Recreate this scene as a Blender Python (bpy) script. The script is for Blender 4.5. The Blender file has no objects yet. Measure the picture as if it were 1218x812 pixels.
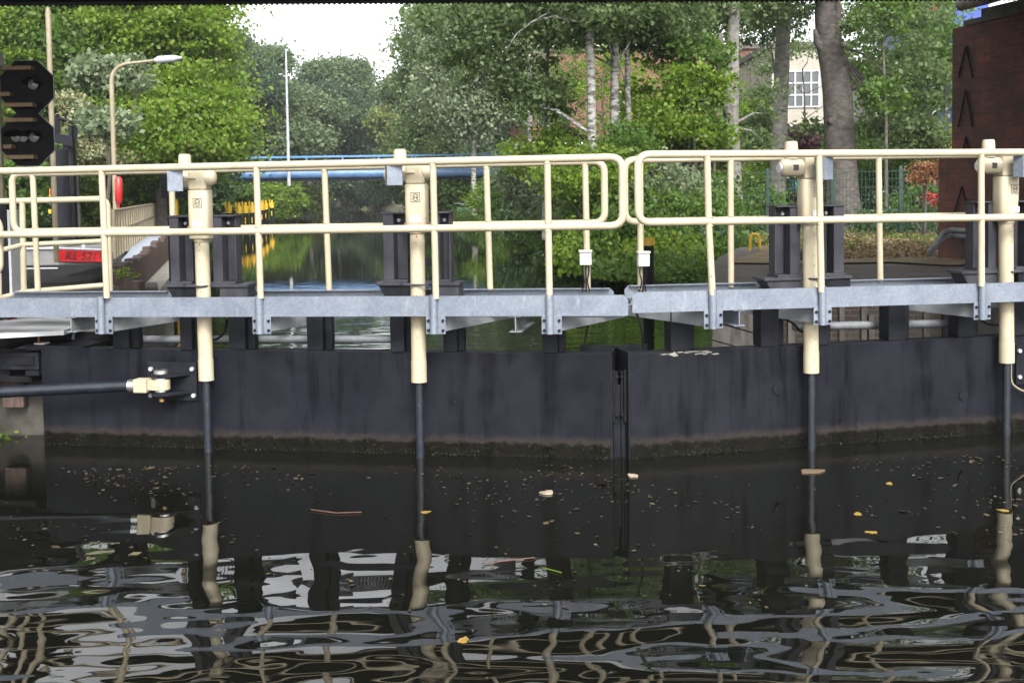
import bpy, math, random
import numpy as np
from mathutils import Vector, Matrix
random.seed(7); rng = np.random.default_rng(7)
S = bpy.context.scene; COL = S.collection
R = math.radians
# ---------------------------------------------------------------- camera, sky, sun, exposure
FPX = 1400.0; CH = 2.23; PITCH = math.atan(73/1400); ROLL = .014
_f = np.array([0, math.cos(PITCH), -math.sin(PITCH)]); _U = np.array([0, math.sin(PITCH), math.cos(PITCH)]); _X = np.array([1., 0, 0])
_r = math.cos(ROLL)*_X - math.sin(ROLL)*_U; _u = math.sin(ROLL)*_X + math.cos(ROLL)*_U
CAM = np.array([0, 0, CH])
cd = bpy.data.cameras.new('camera'); cam = bpy.data.objects.new('camera', cd); COL.objects.link(cam); S.camera = cam
cd.sensor_width = 36; cd.lens = 36*FPX/1218; cd.shift_y = -106/1218; cd.clip_end = 2000; cd.clip_start = .1
M = Matrix(((_r[0], _u[0], -_f[0], 0), (_r[1], _u[1], -_f[1], 0), (_r[2], _u[2], -_f[2], CH), (0, 0, 0, 1)))
cam.matrix_world = M
W = bpy.data.worlds.new("World"); S.world = W; W.use_nodes = True
nt = W.node_tree; bg = nt.nodes['Background']
sk = nt.nodes.new('ShaderNodeTexSky'); sk.sky_type = 'NISHITA'; sk.sun_disc = False
SUN_EL, SUN_AZ = 42, 168          # overcast: a broad weak sun behind the camera
sk.sun_elevation = R(SUN_EL); sk.sun_rotation = R(SUN_AZ); sk.air_density = 1.0; sk.dust_density = 4.0; sk.ozone_density = 1.0
hs = nt.nodes.new('ShaderNodeHueSaturation'); hs.inputs['Saturation'].default_value = .12
nt.links.new(sk.outputs[0], hs.inputs['Color']); nt.links.new(hs.outputs[0], bg.inputs[0]); bg.inputs[1].default_value = .15
sl = bpy.data.lights.new('sun', 'SUN'); sl.energy = 1.3; sl.angle = R(16); sl.color = (1, .97, .92)
so = bpy.data.objects.new('sun', sl); COL.objects.link(so)
_az = R(SUN_AZ); sd = Vector((math.sin(_az)*math.cos(R(SUN_EL)), math.cos(_az)*math.cos(R(SUN_EL)), math.sin(R(SUN_EL))))
so.rotation_euler = sd.to_track_quat('Z', 'Y').to_euler()
S.view_settings.view_transform = 'Standard'; S.view_settings.look = 'None'; S.view_settings.gamma = 1
S.view_settings.exposure = 1.75
S.render.engine = 'CYCLES'

# ---------------------------------------------------------------- measuring helpers
def ray(px, py): return _f + _r*(px-609)/FPX - _u*(py-300)/FPX
def Pt(px, py, Y): d = ray(px, py); return CAM + d*Y/d[1]
def Gz(px, py, z=0): d = ray(px, py); return CAM + d*(z-CH)/d[2]
class Frame:                       # a vertical plane of the lock: x' to the right along the leaf, v away from the camera
    def __init__(s, O, ang): s.O = np.array(O[:2]); s.a = ang; s.xd = np.array([math.cos(ang), math.sin(ang)]); s.vd = np.array([-math.sin(ang), math.cos(ang)])
    def hit(s, px, py, v=0):
        d = ray(px, py); o = s.O + s.vd*v; t = ((o-CAM[:2])@s.vd)/(d[:2]@s.vd); p = CAM+d*t
        return float((p[:2]-s.O)@s.xd), float(p[2])
    def w(s, x, v, z): p = s.O+s.xd*x+s.vd*v; return (p[0], p[1], z)
FL = Frame(Pt(727, 546, 9.65), -R(10.1)); FR = Frame(Pt(750, 546, 9.65), R(13.3))

# ---------------------------------------------------------------- mesh helpers
class MB:
    def __init__(s): s.V = []; s.F = []; s.S = []
    def add(s, vs, fs, smooth=False):
        n = len(s.V); s.V += [tuple(map(float, v)) for v in vs]; s.F += [tuple(n+i for i in f) for f in fs]; s.S += [smooth]*len(fs); return s
    def box(s, x0, x1, y0, y1, z0, z1):
        return s.add([(x, y, z) for z in (z0, z1) for y in (y0, y1) for x in (x0, x1)], [(0, 2, 3, 1), (4, 5, 7, 6), (0, 1, 5, 4), (2, 6, 7, 3), (0, 4, 6, 2), (1, 3, 7, 5)])
    def prism(s, poly, a0, a1, axis='y'):      # poly of 2D points extruded along an axis
        n = len(poly)
        def m(p, a): return {'y': (p[0], a, p[1]), 'z': (p[0], p[1], a), 'x': (a, p[0], p[1])}[axis]
        vs = [m(p, a0) for p in poly]+[m(p, a1) for p in poly]
        fs = [tuple(range(n))[::-1], tuple(range(n, 2*n))]+[(i, (i+1) % n, n+(i+1) % n, n+i) for i in range(n)]
        return s.add(vs, fs)
    def tube(s, pts, r, seg=12, cap=True):
        P = [Vector(p) for p in pts]; n = len(P); rs = r if hasattr(r, '__len__') else [r]*n
        t0 = (P[1]-P[0]).normalized(); up = Vector((0, 0, 1)) if abs(t0.z) < .9 else Vector((0, 1, 0))
        nrm = t0.cross(up).normalized(); vs = []
        for i in range(n):
            if i == 0: t = t0
            elif i == n-1: t = (P[i]-P[i-1]).normalized()
            else: t = ((P[i]-P[i-1]).normalized()+(P[i+1]-P[i]).normalized()).normalized()
            nrm = (nrm-t*nrm.dot(t)).normalized(); b = t.cross(nrm)
            for k in range(seg):
                a = 2*math.pi*k/seg; vs.append(P[i]+(nrm*math.cos(a)+b*math.sin(a))*rs[i])
        fs = [(i*seg+k, i*seg+(k+1) % seg, (i+1)*seg+(k+1) % seg, (i+1)*seg+k) for i in range(n-1) for k in range(seg)]
        s.add(vs, fs, True)
        if cap:
            o = len(s.V)-len(vs); s.F += [tuple(o+k for k in range(seg))[::-1], tuple(o+(n-1)*seg+k for k in range(seg))]; s.S += [False, False]
        return s
def fillet(pts, r, k=6):
    P = [Vector(p) for p in pts]; out = [P[0]]
    for i in range(1, len(P)-1):
        a = (P[i-1]-P[i]); b = (P[i+1]-P[i]); d = min(r, a.length*.45, b.length*.45)
        A = P[i]+a.normalized()*d; B = P[i]+b.normalized()*d
        for j in range(k+1):
            t = j/k; out.append(A*(1-t)**2+P[i]*2*t*(1-t)+B*t*t)
    return out+[P[-1]]
ORG = {}
def thing(name, label, cat, loc=(0, 0, 0), rot=0, group=None):
    o = bpy.data.objects.new(name, None); COL.objects.link(o); o.location = tuple(map(float, loc)); o.rotation_euler = (0, 0, rot)
    o.empty_display_size = .1
    o['label'] = label; o['category'] = cat
    if group: o['group'] = group
    ORG[o] = Vector((0, 0, 0)); return o
def thingF(fm, x, v, z, name, label, cat, group=None):        # thing standing on a lock leaf, meshes given in leaf coordinates
    o = thing(name, label, cat, fm.w(x, v, z), fm.a, group); ORG[o] = Vector((x, v, z)); return o
def thingW(name, label, cat, loc, group=None):                # meshes given in world coordinates
    o = thing(name, label, cat, loc, 0, group); ORG[o] = Vector(tuple(map(float, loc))); return o
def mk(name, mb, mat, parent=None, label=None, bevel=0):
    me = bpy.data.meshes.new(name); org = ORG.get(parent, Vector((0, 0, 0)))
    me.from_pydata([(v[0]-org.x, v[1]-org.y, v[2]-org.z) for v in mb.V], [], mb.F)
    me.polygons.foreach_set('use_smooth', [True]*len(mb.S) if any(mb.S) else mb.S); me.materials.append(mat); me.update()
    if any(mb.S): me.set_sharp_from_angle(angle=R(38))
    o = bpy.data.objects.new(name, me); COL.objects.link(o)
    if parent: o.parent = parent; ORG[o] = org
    if label: o['label'] = label
    if bevel:
        b = o.modifiers.new('bevel', 'BEVEL'); b.width = bevel; b.segments = 2; b.limit_method = 'ANGLE'; b.angle_limit = R(40)
    return o
def tag(o, label, cat=None, group=None, kind=None):
    if label: o['label'] = label
    if cat: o['category'] = cat
    if group: o['group'] = group
    if kind: o['kind'] = kind
    return o
def struct(name, mb, mat, label=None, bevel=0):
    o = mk(name, mb, mat, None, label, bevel); o['kind'] = 'structure'; return o
def quadmesh(name, V, mat, parent=None, nv=4, smooth=False, label=None):   # V: (N,nv,3) separate faces, world coords
    org = ORG.get(parent, Vector((0, 0, 0)))
    V = (np.asarray(V, dtype=np.float32)-np.array(tuple(org), dtype=np.float32)).reshape(-1, 3); n = len(V)//nv
    me = bpy.data.meshes.new(name); me.vertices.add(len(V)); me.vertices.foreach_set('co', V.ravel())
    me.loops.add(len(V)); me.loops.foreach_set('vertex_index', np.arange(len(V), dtype=np.int32))
    me.polygons.add(n); me.polygons.foreach_set('loop_start', np.arange(0, len(V), nv, dtype=np.int32)); me.polygons.foreach_set('loop_total', np.full(n, nv, dtype=np.int32))
    me.materials.append(mat); me.update(calc_edges=True)
    o = bpy.data.objects.new(name, me); COL.objects.link(o)
    if parent: o.parent = parent; ORG[o] = org
    if label: o['label'] = label
    return o

# ---------------------------------------------------------------- materials
def newmat(name):
    m = bpy.data.materials.new(name); m.use_nodes = True; n = m.node_tree; return m, n, n.nodes['Principled BSDF']
def N(n, t, **k):
    x = n.nodes.new(t)
    for a, b in k.items(): setattr(x, a, b)
    return x
def inp(x, **k):
    for a, b in k.items(): x.inputs[a.replace('_', ' ')].default_value = b
    return x
def ramp(n, src, stops):
    r = N(n, 'ShaderNodeValToRGB'); e = r.color_ramp.elements
    while len(e) < len(stops): e.new(.5)
    for q, (p, c) in zip(e, stops): q.position = p; q.color = (*c, 1) if len(c) == 3 else c
    n.links.new(src, r.inputs[0]); return r.outputs[0]
def mixc(n, fac, a, b, mode='MIX'):
    m = N(n, 'ShaderNodeMix', data_type='RGBA', blend_type=mode)
    for i, v in ((0, fac), (6, a), (7, b)):
        if hasattr(v, 'links') or hasattr(v, 'is_linked'): n.links.new(v, m.inputs[i])
        else: m.inputs[i].default_value = v if i == 0 else (*v, 1)
    return m.outputs[2]
def noise(n, scale, detail=4, rough=.55, vec=None, dist=0):
    t = inp(N(n, 'ShaderNodeTexNoise'), Scale=scale, Detail=detail, Roughness=rough, Distortion=dist)
    if vec: n.links.new(vec, t.inputs[0])
    return t.outputs[0]
def gcoord(n, scale=(1, 1, 1)):
    g = N(n, 'ShaderNodeNewGeometry'); m = N(n, 'ShaderNodeMapping'); m.inputs['Scale'].default_value = scale
    n.links.new(g.outputs['Position'], m.inputs[0]); return m.outputs[0]
def bump(n, h, bs, strength=.3, dist=.01):
    b = inp(N(n, 'ShaderNodeBump'), Strength=strength, Distance=dist); n.links.new(h, b.inputs['Height']); n.links.new(b.outputs[0], bs.inputs['Normal'])
def paint(name, c1, c2, rough=.4, scale=6, lo=.35, hi=.7, metal=0, stretch=(1, 1, 1), bs_=.05, spec=.5):
    m, n, b = newmat(name); v = gcoord(n, stretch); t = noise(n, scale, 5, .6, v)
    n.links.new(ramp(n, t, [(lo, c1), (hi, c2)]), b.inputs['Base Color'])
    rr = N(n, 'ShaderNodeMapRange'); n.links.new(t, rr.inputs[0]); inp(rr, To_Min=rough-.08, To_Max=rough+.12); n.links.new(rr.outputs[0], b.inputs['Roughness'])
    b.inputs['Metallic'].default_value = metal; b.inputs['Specular IOR Level'].default_value = spec
    if bs_: bump(n, noise(n, scale*6, 4, .6, v), b, bs_, .004)
    return m
def creammat():
    m, n, b = newmat('cream_paint'); v = gcoord(n)
    c = ramp(n, noise(n, 3, 5, .6, v), [(.3, (.315, .275, .187)), (.7, (.38, .335, .24))])
    d = ramp(n, noise(n, 22, 6, .7, v), [(.66, (0, 0, 0)), (.72, (1, 1, 1))])
    g1 = ramp(n, noise(n, 5, 7, .75, gcoord(n, (1.5, 1.5, .5))), [(.52, (0, 0, 0)), (.72, (.5, .5, .5))]); c = mixc(n, g1, c, (.24, .20, .13)); c2 = mixc(n, d, c, (.12, .085, .05)); n.links.new(c2, b.inputs['Base Color']); b.inputs['Roughness'].default_value = .5; b.inputs['Specular IOR Level'].default_value = .35
    bump(n, noise(n, 60, 3, .6, v), b, .04, .002); return m
CREAM = creammat()
def galvmat():
    m, n, b = newmat('galvanised_steel'); v = gcoord(n)
    vo = inp(N(n, 'ShaderNodeTexVoronoi'), Scale=60); n.links.new(v, vo.inputs[0])
    c = ramp(n, noise(n, 4, 5, .65, v), [(.3, (.105, .126, .165)), (.7, (.16, .185, .225))])
    bw = N(n, 'ShaderNodeRGBToBW'); n.links.new(vo.outputs['Color'], bw.inputs[0]); c = mixc(n, .16, c, bw.outputs[0], 'OVERLAY')
    st = ramp(n, noise(n, 5, 6, .7, gcoord(n, (3, 3, .5))), [(.58, (0, 0, 0)), (.75, (1, 1, 1))])
    c = mixc(n, st, c, (.24, .262, .29)); hs_ = inp(N(n, 'ShaderNodeHueSaturation'), Saturation=.9); n.links.new(c, hs_.inputs['Color'])
    n.links.new(hs_.outputs[0], b.inputs['Base Color']); b.inputs['Metallic'].default_value = .25; b.inputs['Roughness'].default_value = .5
    bump(n, noise(n, 30, 4, .6, v), b, .06, .004); return m
GALV = galvmat()
def panelmat():
    m, n, b = newmat('gate_paint'); g = N(n, 'ShaderNodeNewGeometry'); sp = N(n, 'ShaderNodeSeparateXYZ'); n.links.new(g.outputs['Position'], sp.inputs[0])
    v = gcoord(n)
    c = ramp(n, noise(n, 2.2, 6, .65, v), [(.3, (.0040, .0045, .0072)), (.7, (.0092, .0100, .0150))])
    streak = ramp(n, noise(n, 4, 5, .7, gcoord(n, (1.6, 1.6, .18))), [(.51, (0, 0, 0)), (.68, (.75, .75, .75))])
    c = mixc(n, streak, c, (.0012, .0012, .0013))
    scr = ramp(n, noise(n, 9, 6, .75, gcoord(n, (1.5, 1.5, .3))), [(.70, (0, 0, 0)), (.78, (.5, .5, .5))])
    c = mixc(n, scr, c, (.022, .022, .024)); blot = ramp(n, noise(n, 1.1, 7, .72, v), [(.45, (0, 0, 0)), (.6, (.6, .6, .6))]); c = mixc(n, blot, c, (.011, .0115, .015)); rust = ramp(n, noise(n, 3.3, 6, .8, gcoord(n, (4, 4, .5))), [(.71, (0, 0, 0)), (.76, (.7, .7, .7))]); c = mixc(n, rust, c, (.035, .02, .011))
    spk = ramp(n, noise(n, 55, 3, .6, v), [(.76, (0, 0, 0)), (.80, (1, 1, 1))]); c = mixc(n, spk, c, (.12, .10, .07))
    # dried mud line above the water, then wet algae
    ad = N(n, 'ShaderNodeMath', operation='MULTIPLY_ADD'); n.links.new(noise(n, 14, 6, .7, gcoord(n, (1, 1, .8))), ad.inputs[0]); ad.inputs[1].default_value = -.14; n.links.new(sp.outputs[2], ad.inputs[2])
    mud = ramp(n, ad.outputs[0], [(0, (1, 1, 1)), (.05, (.8, .8, .8)), (.12, (0, 0, 0))])
    c = mixc(n, mud, c, mixc(n, noise(n, 25, 5, .7, v), (.010, .008, .0065), (.042, .034, .027)))
    wet = ramp(n, ad.outputs[0], [(0, (1, 1, 1)), (.03, (1, 1, 1)), (.06, (0, 0, 0))])
    alg = ramp(n, noise(n, 40, 5, .7, v), [(.44, (.001, .001, .0006)), (.57, (.003, .0026, .0014)), (.64, (.012, .014, .004)), (.73, (.07, .05, .03))])
    c = mixc(n, wet, c, alg)
    n.links.new(c, b.inputs['Base Color']); rr = N(n, 'ShaderNodeMapRange'); n.links.new(noise(n, 3, 5, .6, v), rr.inputs[0]); inp(rr, To_Min=.34, To_Max=.66); sm_ = N(n, 'ShaderNodeMapRange'); n.links.new(streak, sm_.inputs[0]); inp(sm_, To_Min=.12, To_Max=.03); n.links.new(sm_.outputs[0], b.inputs['Specular IOR Level'])
    n.links.new(rr.outputs[0], b.inputs['Roughness']); bump(n, noise(n, 6, 6, .7, v), b, .12, .01); return m
PANEL = panelmat()
DARK = paint('dark_steel', (.006, .0065, .009), (.013, .014, .018), .6, 8, bs_=.1, spec=.12)
PED = paint('grey_pedestal_paint', (.020, .020, .026), (.038, .038, .047), .5, 7, stretch=(1, 1, .5), spec=.25)
GALVG = paint('grey_galvanised', (.12, .13, .14), (.20, .21, .22), .55, 7, metal=.2)  # greyer, less blue tone than the edge beams' galvanising
RUBBER = paint('black_rubber', (.005, .005, .006), (.010, .010, .011), .7, 14, spec=.12)
RODM = paint('black_rod', (.007, .009, .013), (.012, .015, .022), .22, 10, bs_=0)
CHROME = paint('bright_steel', (.5, .5, .48), (.62, .62, .6), .25, 20, metal=.9)
BRONZE = paint('bronze', (.30, .16, .05), (.42, .24, .09), .4, 20, metal=.6)
PLATE = paint('silver_plate', (.45, .46, .48), (.6, .61, .63), .35, 30, metal=.5)
INK = paint('black_ink', (.015, .015, .017), (.02, .02, .022), .5, 5, bs_=0)
WHITEP = paint('white_plastic', (.42, .41, .37), (.5, .49, .45), .4, 10)
CONC = paint('concrete', (.11, .10, .085), (.20, .185, .16), .85, 3, bs_=.4)
CONCD = paint('dark_concrete', (.045, .04, .034), (.10, .09, .077), .85, 4, bs_=.4)
WOODG = paint('grey_timber', (.05, .042, .035), (.15, .135, .12), .8, 12, stretch=(1, 1, .2), bs_=.4)
WOODB = paint('brown_timber', (.035, .022, .018), (.085, .055, .042), .8, 10, stretch=(2, 2, .3), bs_=.4)
SLAT = paint('brown_slat', (.13, .075, .035), (.20, .12, .06), .6, 10)
POLE = paint('tan_pole', (.17, .14, .09), (.25, .21, .14), .55, 4)
GREYM = paint('grey_metal', (.28, .29, .31), (.38, .39, .41), .45, 5, metal=.2)
BLUE = paint('blue_paint', (.055, .12, .24), (.10, .18, .31), .3, 3)
LBLUE = paint('light_blue_paint', (.07, .18, .36), (.10, .23, .42), .4, 3)
WHITEW = paint('white_cladding', (.34, .35, .36), (.44, .45, .46), .5, 3)
YEL = paint('yellow_paint', (.40, .24, .01), (.52, .33, .02), .4, 8)
REDP = paint('red_paint', (.30, .010, .012), (.38, .018, .018), .35, 6)
ORANGE = paint('orange_cap', (.7, .12, .02), (.8, .18, .03), .4, 6)
BOATG = paint('boat_grey', (.19, .19, .19), (.27, .27, .27), .45, 3, metal=.15)
BOATD = paint('boat_dark_grey', (.10, .105, .11), (.16, .165, .17), .5, 3)
GREENP = paint('green_paint', (.08, .22, .13), (.12, .30, .18), .5, 3)
FENCEG = paint('fence_green', (.006, .025, .016), (.01, .04, .026), .5, 3)
PALEW = paint('pale_render', (.22, .20, .165), (.29, .265, .225), .8, 1)
TEAL = paint('teal_paint', (.03, .30, .34), (.05, .38, .42), .5, 2)
DBLUE = paint('deep_blue_panel', (.01, .03, .30), (.015, .05, .42), .4, 2)
def glassm():
    m, n, b = newmat('window_glass'); b.inputs['Base Color'].default_value = (.03, .035, .04, 1); b.inputs['Roughness'].default_value = .08; return m
GLASS = glassm()
def lensm():
    m, n, b = newmat('lamp_lens'); b.inputs['Base Color'].default_value = (.13, .135, .13, 1); b.inputs['Roughness'].default_value = .12; return m
LENS = lensm()
def brickmat(name, c1, c2, mortar, scale=1.0, stain=None, rot=0):
    m, n, b = newmat(name); g = N(n, 'ShaderNodeNewGeometry'); sp = N(n, 'ShaderNodeSeparateXYZ'); n.links.new(g.outputs['Position'], sp.inputs[0])
    a = N(n, 'ShaderNodeMath', operation='ADD'); n.links.new(sp.outputs[0], a.inputs[0]); n.links.new(sp.outputs[1], a.inputs[1])
    cb = N(n, 'ShaderNodeCombineXYZ'); n.links.new(a.outputs[0], cb.inputs[0]); n.links.new(sp.outputs[2], cb.inputs[1])
    t = inp(N(n, 'ShaderNodeTexBrick'), Color1=(*c1, 1), Color2=(*c2, 1), Mortar=(*mortar, 1), Scale=scale, Mortar_Size=.006, Brick_Width=.25, Row_Height=.077, Bias=-.1); n.links.new(cb.outputs[0], t.inputs[0])
    c = t.outputs[0]; v = gcoord(n)
    st = ramp(n, noise(n, 1.3, 6, .65, v), [(.36, (0, 0, 0)), (.6, (.85, .85, .85))]); c = mixc(n, st, c, stain or (.05, .03, .025))
    c = mixc(n, .5, c, ramp(n, noise(n, 12, 4, .6, v), [(.3, (.5, .5, .5)), (.7, (1, 1, 1))]), 'MULTIPLY')
    n.links.new(c, b.inputs['Base Color']); b.inputs['Roughness'].default_value = .9; bump(n, t.outputs[1], b, -.4, .008); return m
BRICK = brickmat('red_brick', (.22, .055, .03), (.10, .03, .022), (.13, .10, .085))
BRICKB = brickmat('building_brick', (.19, .065, .045), (.12, .045, .03), (.16, .125, .10), stain=(.10, .045, .035))
BRICKW = brickmat('quay_brick', (.055, .033, .028), (.035, .023, .02), (.12, .115, .105), stain=(.07, .06, .045))

# ---------------------------------------------------------------- setting: water, banks
def watermat():
    m, n, b = newmat('canal_water'); g = N(n, 'ShaderNodeNewGeometry'); sp = N(n, 'ShaderNodeSeparateXYZ'); n.links.new(g.outputs['Position'], sp.inputs[0])
    b.inputs['Base Color'].default_value = (.0036, .0038, .0027, 1); b.inputs['Roughness'].default_value = .015; b.inputs['IOR'].default_value = 1.333
    v = gcoord(n)
    # broad swell near the viewer dying out towards the gates; wind ripples on the canal behind
    amp = ramp(n, mr(n, sp.outputs[1], 5.0, 10.0), [(0, (.95, .95, .95)), (.18, (.72, .72, .72)), (.36, (.36, .36, .36)), (.5, (.20, .20, .20)), (.7, (.07, .07, .07)), (1, (.015, .015, .015))])
    w1 = noise(n, 1.5, 0.0, .4, gcoord(n, (.75, 1.45, 1)), .0); w2 = noise(n, 4.4, .4, .4, gcoord(n, (.75, 1.3, 1)), .0)
    s1 = N(n, 'ShaderNodeMath', operation='MULTIPLY_ADD'); n.links.new(w2, s1.inputs[0]); s1.inputs[1].default_value = .13; n.links.new(w1, s1.inputs[2])
    a1 = N(n, 'ShaderNodeMath', operation='MULTIPLY'); n.links.new(s1.outputs[0], a1.inputs[0]); n.links.new(amp, a1.inputs[1])
    far = ramp(n, mr(n, sp.outputs[1], 10, 110), [(0, (0, 0, 0)), (.03, (1, 1, 1)), (.085, (.8, .8, .8)), (.12, (.10, .10, .10)), (.3, (.09, .09, .09)), (1, (.10, .10, .10))])
    w3 = noise(n, 2.0, 1.5, .5, gcoord(n, (.75, 1.7, 1)))
    a3 = N(n, 'ShaderNodeMath', operation='MULTIPLY'); n.links.new(w3, a3.inputs[0]); n.links.new(far, a3.inputs[1])
    a4 = N(n, 'ShaderNodeMath', operation='MULTIPLY_ADD'); n.links.new(a3.outputs[0], a4.inputs[0]); a4.inputs[1].default_value = .35; n.links.new(a1.outputs[0], a4.inputs[2])
    bump(n, a4.outputs[0], b, 1.0, .05); return m
def mr(n, s, a, b_):
    x = inp(N(n, 'ShaderNodeMapRange'), From_Min=a, From_Max=b_); n.links.new(s, x.inputs[0]); return x.outputs[0]
WATER = watermat()
struct('water', MB().add([(-400, -60, 0), (400, -60, 0), (400, 500, 0), (-400, 500, 0)], [(0, 1, 2, 3)]), WATER, 'dark canal water, rippled in front of the lock gates and calm green behind')
def groundmat(name, cols, sc=3):
    m, n, b = newmat(name); v = gcoord(n)
    c = ramp(n, noise(n, sc, 7, .7, v), cols); l = ramp(n, noise(n, sc*9, 4, .7, v), [(.35, (.55, .55, .55)), (.65, (1, 1, 1))])
    n.links.new(mixc(n, .7, c, l, 'MULTIPLY'), b.inputs['Base Color']); b.inputs['Roughness'].default_value = .95; bump(n, noise(n, sc*6, 6, .7, v), b, .5, .03); return m
SOIL = groundmat('bank_soil', [(.3, (.035, .05, .018)), (.5, (.07, .075, .03)), (.62, (.13, .095, .05)), (.75, (.20, .15, .09))], 1.2)
GRASSG = groundmat('grass_ground', [(.3, (.03, .055, .015)), (.6, (.06, .09, .025)), (.8, (.12, .11, .05))], .4)
ASPH = groundmat('quay_paving', [(.3, (.07, .06, .05)), (.6, (.11, .098, .083)), (.8, (.15, .135, .115))], 1.5)
def slab(poly, z0, z1): return MB().prism([(p[0], p[1]) for p in poly], z0, z1, 'z')
right_edge = [(5.1, 26.2), (4.0, 27.2), (2.9, 30), (2.0, 36), (1.1, 43), (-.4, 56), (-2.9, 78), (-7, 105), (-12, 138), (-24, 180), (-45, 205)]
def banktop(edge, side, z, far=420):
    mb = MB(); n = len(edge); vs = []
    for (x, y) in edge:
        for d, zz in ((0, -.3), (.5, .25), (1.4, z*.8), (3, z), (far, z+1.0)): vs.append((x+side*d, y, zz))
    fs = []
    for i in range(n-1):
        for k in range(4):
            a = i*5+k; f = (a, a+1, a+6, a+5); fs.append(f if side > 0 else f[::-1])
    return mb.add(vs, fs, True)
struct('ground', banktop([(12, 20.0), (6.8, 23.5)]+right_edge[0:], 1, .93), SOIL, 'wooded right bank of the canal')
left_edge = [(-19, 14), (-19.5, 30), (-19, 45), (-20, 62), (-22, 80), (-25, 104), (-28, 135), (-36, 170), (-60, 205), (-60, 206)]
struct('left_bank', banktop(left_edge, -1, .95), GRASSG, 'grassy left bank below the trees')
struct('far_ground', slab([(-420, 204), (420, 204), (420, 480), (-420, 480)], -.5, 1.0), GRASSG, 'ground where the canal bends out of sight')
# right quay: paved top, concrete nose, timber and brick facing
qpoly = [(2.75, 16.1)]+[tuple(Gz(px, py, .9)[:2]) for px, py in ((846, 325), (847, 315), (855, 306), (872, 297), (897, 289))]+[(7.5, 30), (14, 30), (14, 10.9), (6.25, 10.9), (5.85, 16.1)]
struct('quay_pavement', slab(qpoly, .86, .9), ASPH, 'dark paved top of the right quay')
inner = [(2.79, 16.14)]+[(p[0]+.04, p[1]-.02) for p in qpoly[1:6]]+[(7.5, 29.96), (13.96, 29.96), (13.96, 10.94), (6.29, 10.94), (5.89, 16.14)]
t = thingW('quay_wall', 'rounded concrete quay on the right bank faced with brick and grey planks', 'wall', (6, 17, 0))
mk('wall', slab(inner, -.6, .858), CONCD, t)
mk('brick_facing', MB().box(3.62, 5.86, 16.02, 16.10, -.4, .84), BRICKW, t)
mb = MB()
for i in range(5):
    x = 2.72+i*.18
    a = .03*(i % 2); mb.prism([(2.72+.0, -.35+i*.26), (3.6, -.62+i*.26), (3.6, -.38+i*.26), (2.72, -.11+i*.26)], 15.98, 16.08)
mk('plank_fender', mb, WOODG, t, 'weathered grey sloping planks')
mb = MB()
for x in (3.75, 4.0, 4.1, 4.45, 4.75, 4.85, 5.2, 5.6): mb.box(x, x+.07+random.random()*.06, 15.96, 16.018, -.3, .45+random.random()*.3)
mk('plank_fender', mb, WOODG, t, 'upright pale rotten planks')
# leaf litter patch
lp = [tuple(Gz(px, py, .92)[:2]) for px, py in ((900, 287), (905, 300), (880, 307), (868, 313), (960, 314), (1060, 312), (1128, 316))]+[(14, 20.5), (14, 34), (6, 34)]
struct('leaf_litter', MB().add([(p[0], p[1], .93) for p in lp], [tuple(range(len(lp)))]), groundmat('litter', [(.25, (.05, .07, .02)), (.45, (.14, .11, .05)), (.6, (.24, .17, .09)), (.75, (.12, .07, .04))], 2.2), 'brown fallen leaves over thin grass')

# ---------------------------------------------------------------- bridge and abutment
t = thingW('railway_bridge', 'dark steel bridge girder crossing overhead at the top edge', 'bridge', (0, 17, 5.3))
zb = lambda X: 0
eL, eR = Pt(0, 6.5, 19.6), Pt(1218, -1.0, 20.3)
zb0 = 5.36
def ed(px, py):
    d = ray(px, py); k = (zb0-CH)/d[2]; return CAM+d*k
a, b_ = ed(0, 7), ed(1000, 1.2); dr = (b_-a)/(b_[0]-a[0]); P0 = a+dr*(-14-a[0]); P1 = a+dr*(16-a[0])
mb = MB().prism([(P0[0], 10.3), (P1[0], 10.3), (P1[0], P1[1]-.02), (P0[0], P0[1]-.02)], zb0+.05, zb0+.6, 'z')  # near part out of view, lengthened to darken what the water reflects
mk('deck', mb, DARK, t)
gd = MB().prism([(P0[0], P0[1]-.3), (P1[0], P1[1]-.3), (P1[0], P1[1]), (P0[0], P0[1])], zb0, zb0+.046, 'z')
gd.prism([(P0[0], P0[1]-.17), (P1[0], P1[1]-.17), (P1[0], P1[1]-.14), (P0[0], P0[1]-.14)], zb0+.603, zb0+1.5, 'z')
for i in range(330):
    x = -13.5+i*.085; y = P0[1]+dr[1]*(x-P0[0])-.05
    gd.box(x-.018, x+.018, y-.018, y+.018, zb0-.022, zb0-.001)
mk('girder', gd, DARK, t)
mk('girder', MB().box(-14, 16, 10.0, 10.25, 4.95, 6.6), DARK, t)  # unseen near girder, added to keep light off the abutment
t = thingW('bridge_abutment', 'dark red brick bridge abutment with iron wall anchors at the right edge', 'abutment', (9, 18, .9))
c1 = Gz(1131, 309, .9); c1 = Pt(1131, 309, 21.0); cz = c1[2]
far_c = np.array([7.85, 21.0]); near_c = np.array([10.1, 12.6]); ztop = 4.98
mb = MB().prism([tuple(far_c), tuple(near_c), (14, 12.6), (14, 21.0)], .7, ztop, 'z'); mk('wall', mb, BRICK, t)
dv = (near_c-far_c)/np.linalg.norm(near_c-far_c); nv = np.array([dv[1], -dv[0]])*-1
if nv[0] > 0: nv = -nv
def onwall(px, py, off=.02):
    d = ray(px, py); o = far_c+nv*off; nn = nv; k = ((o-CAM[:2])@nn)/(d[:2]@nn); return CAM+d*k
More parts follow.
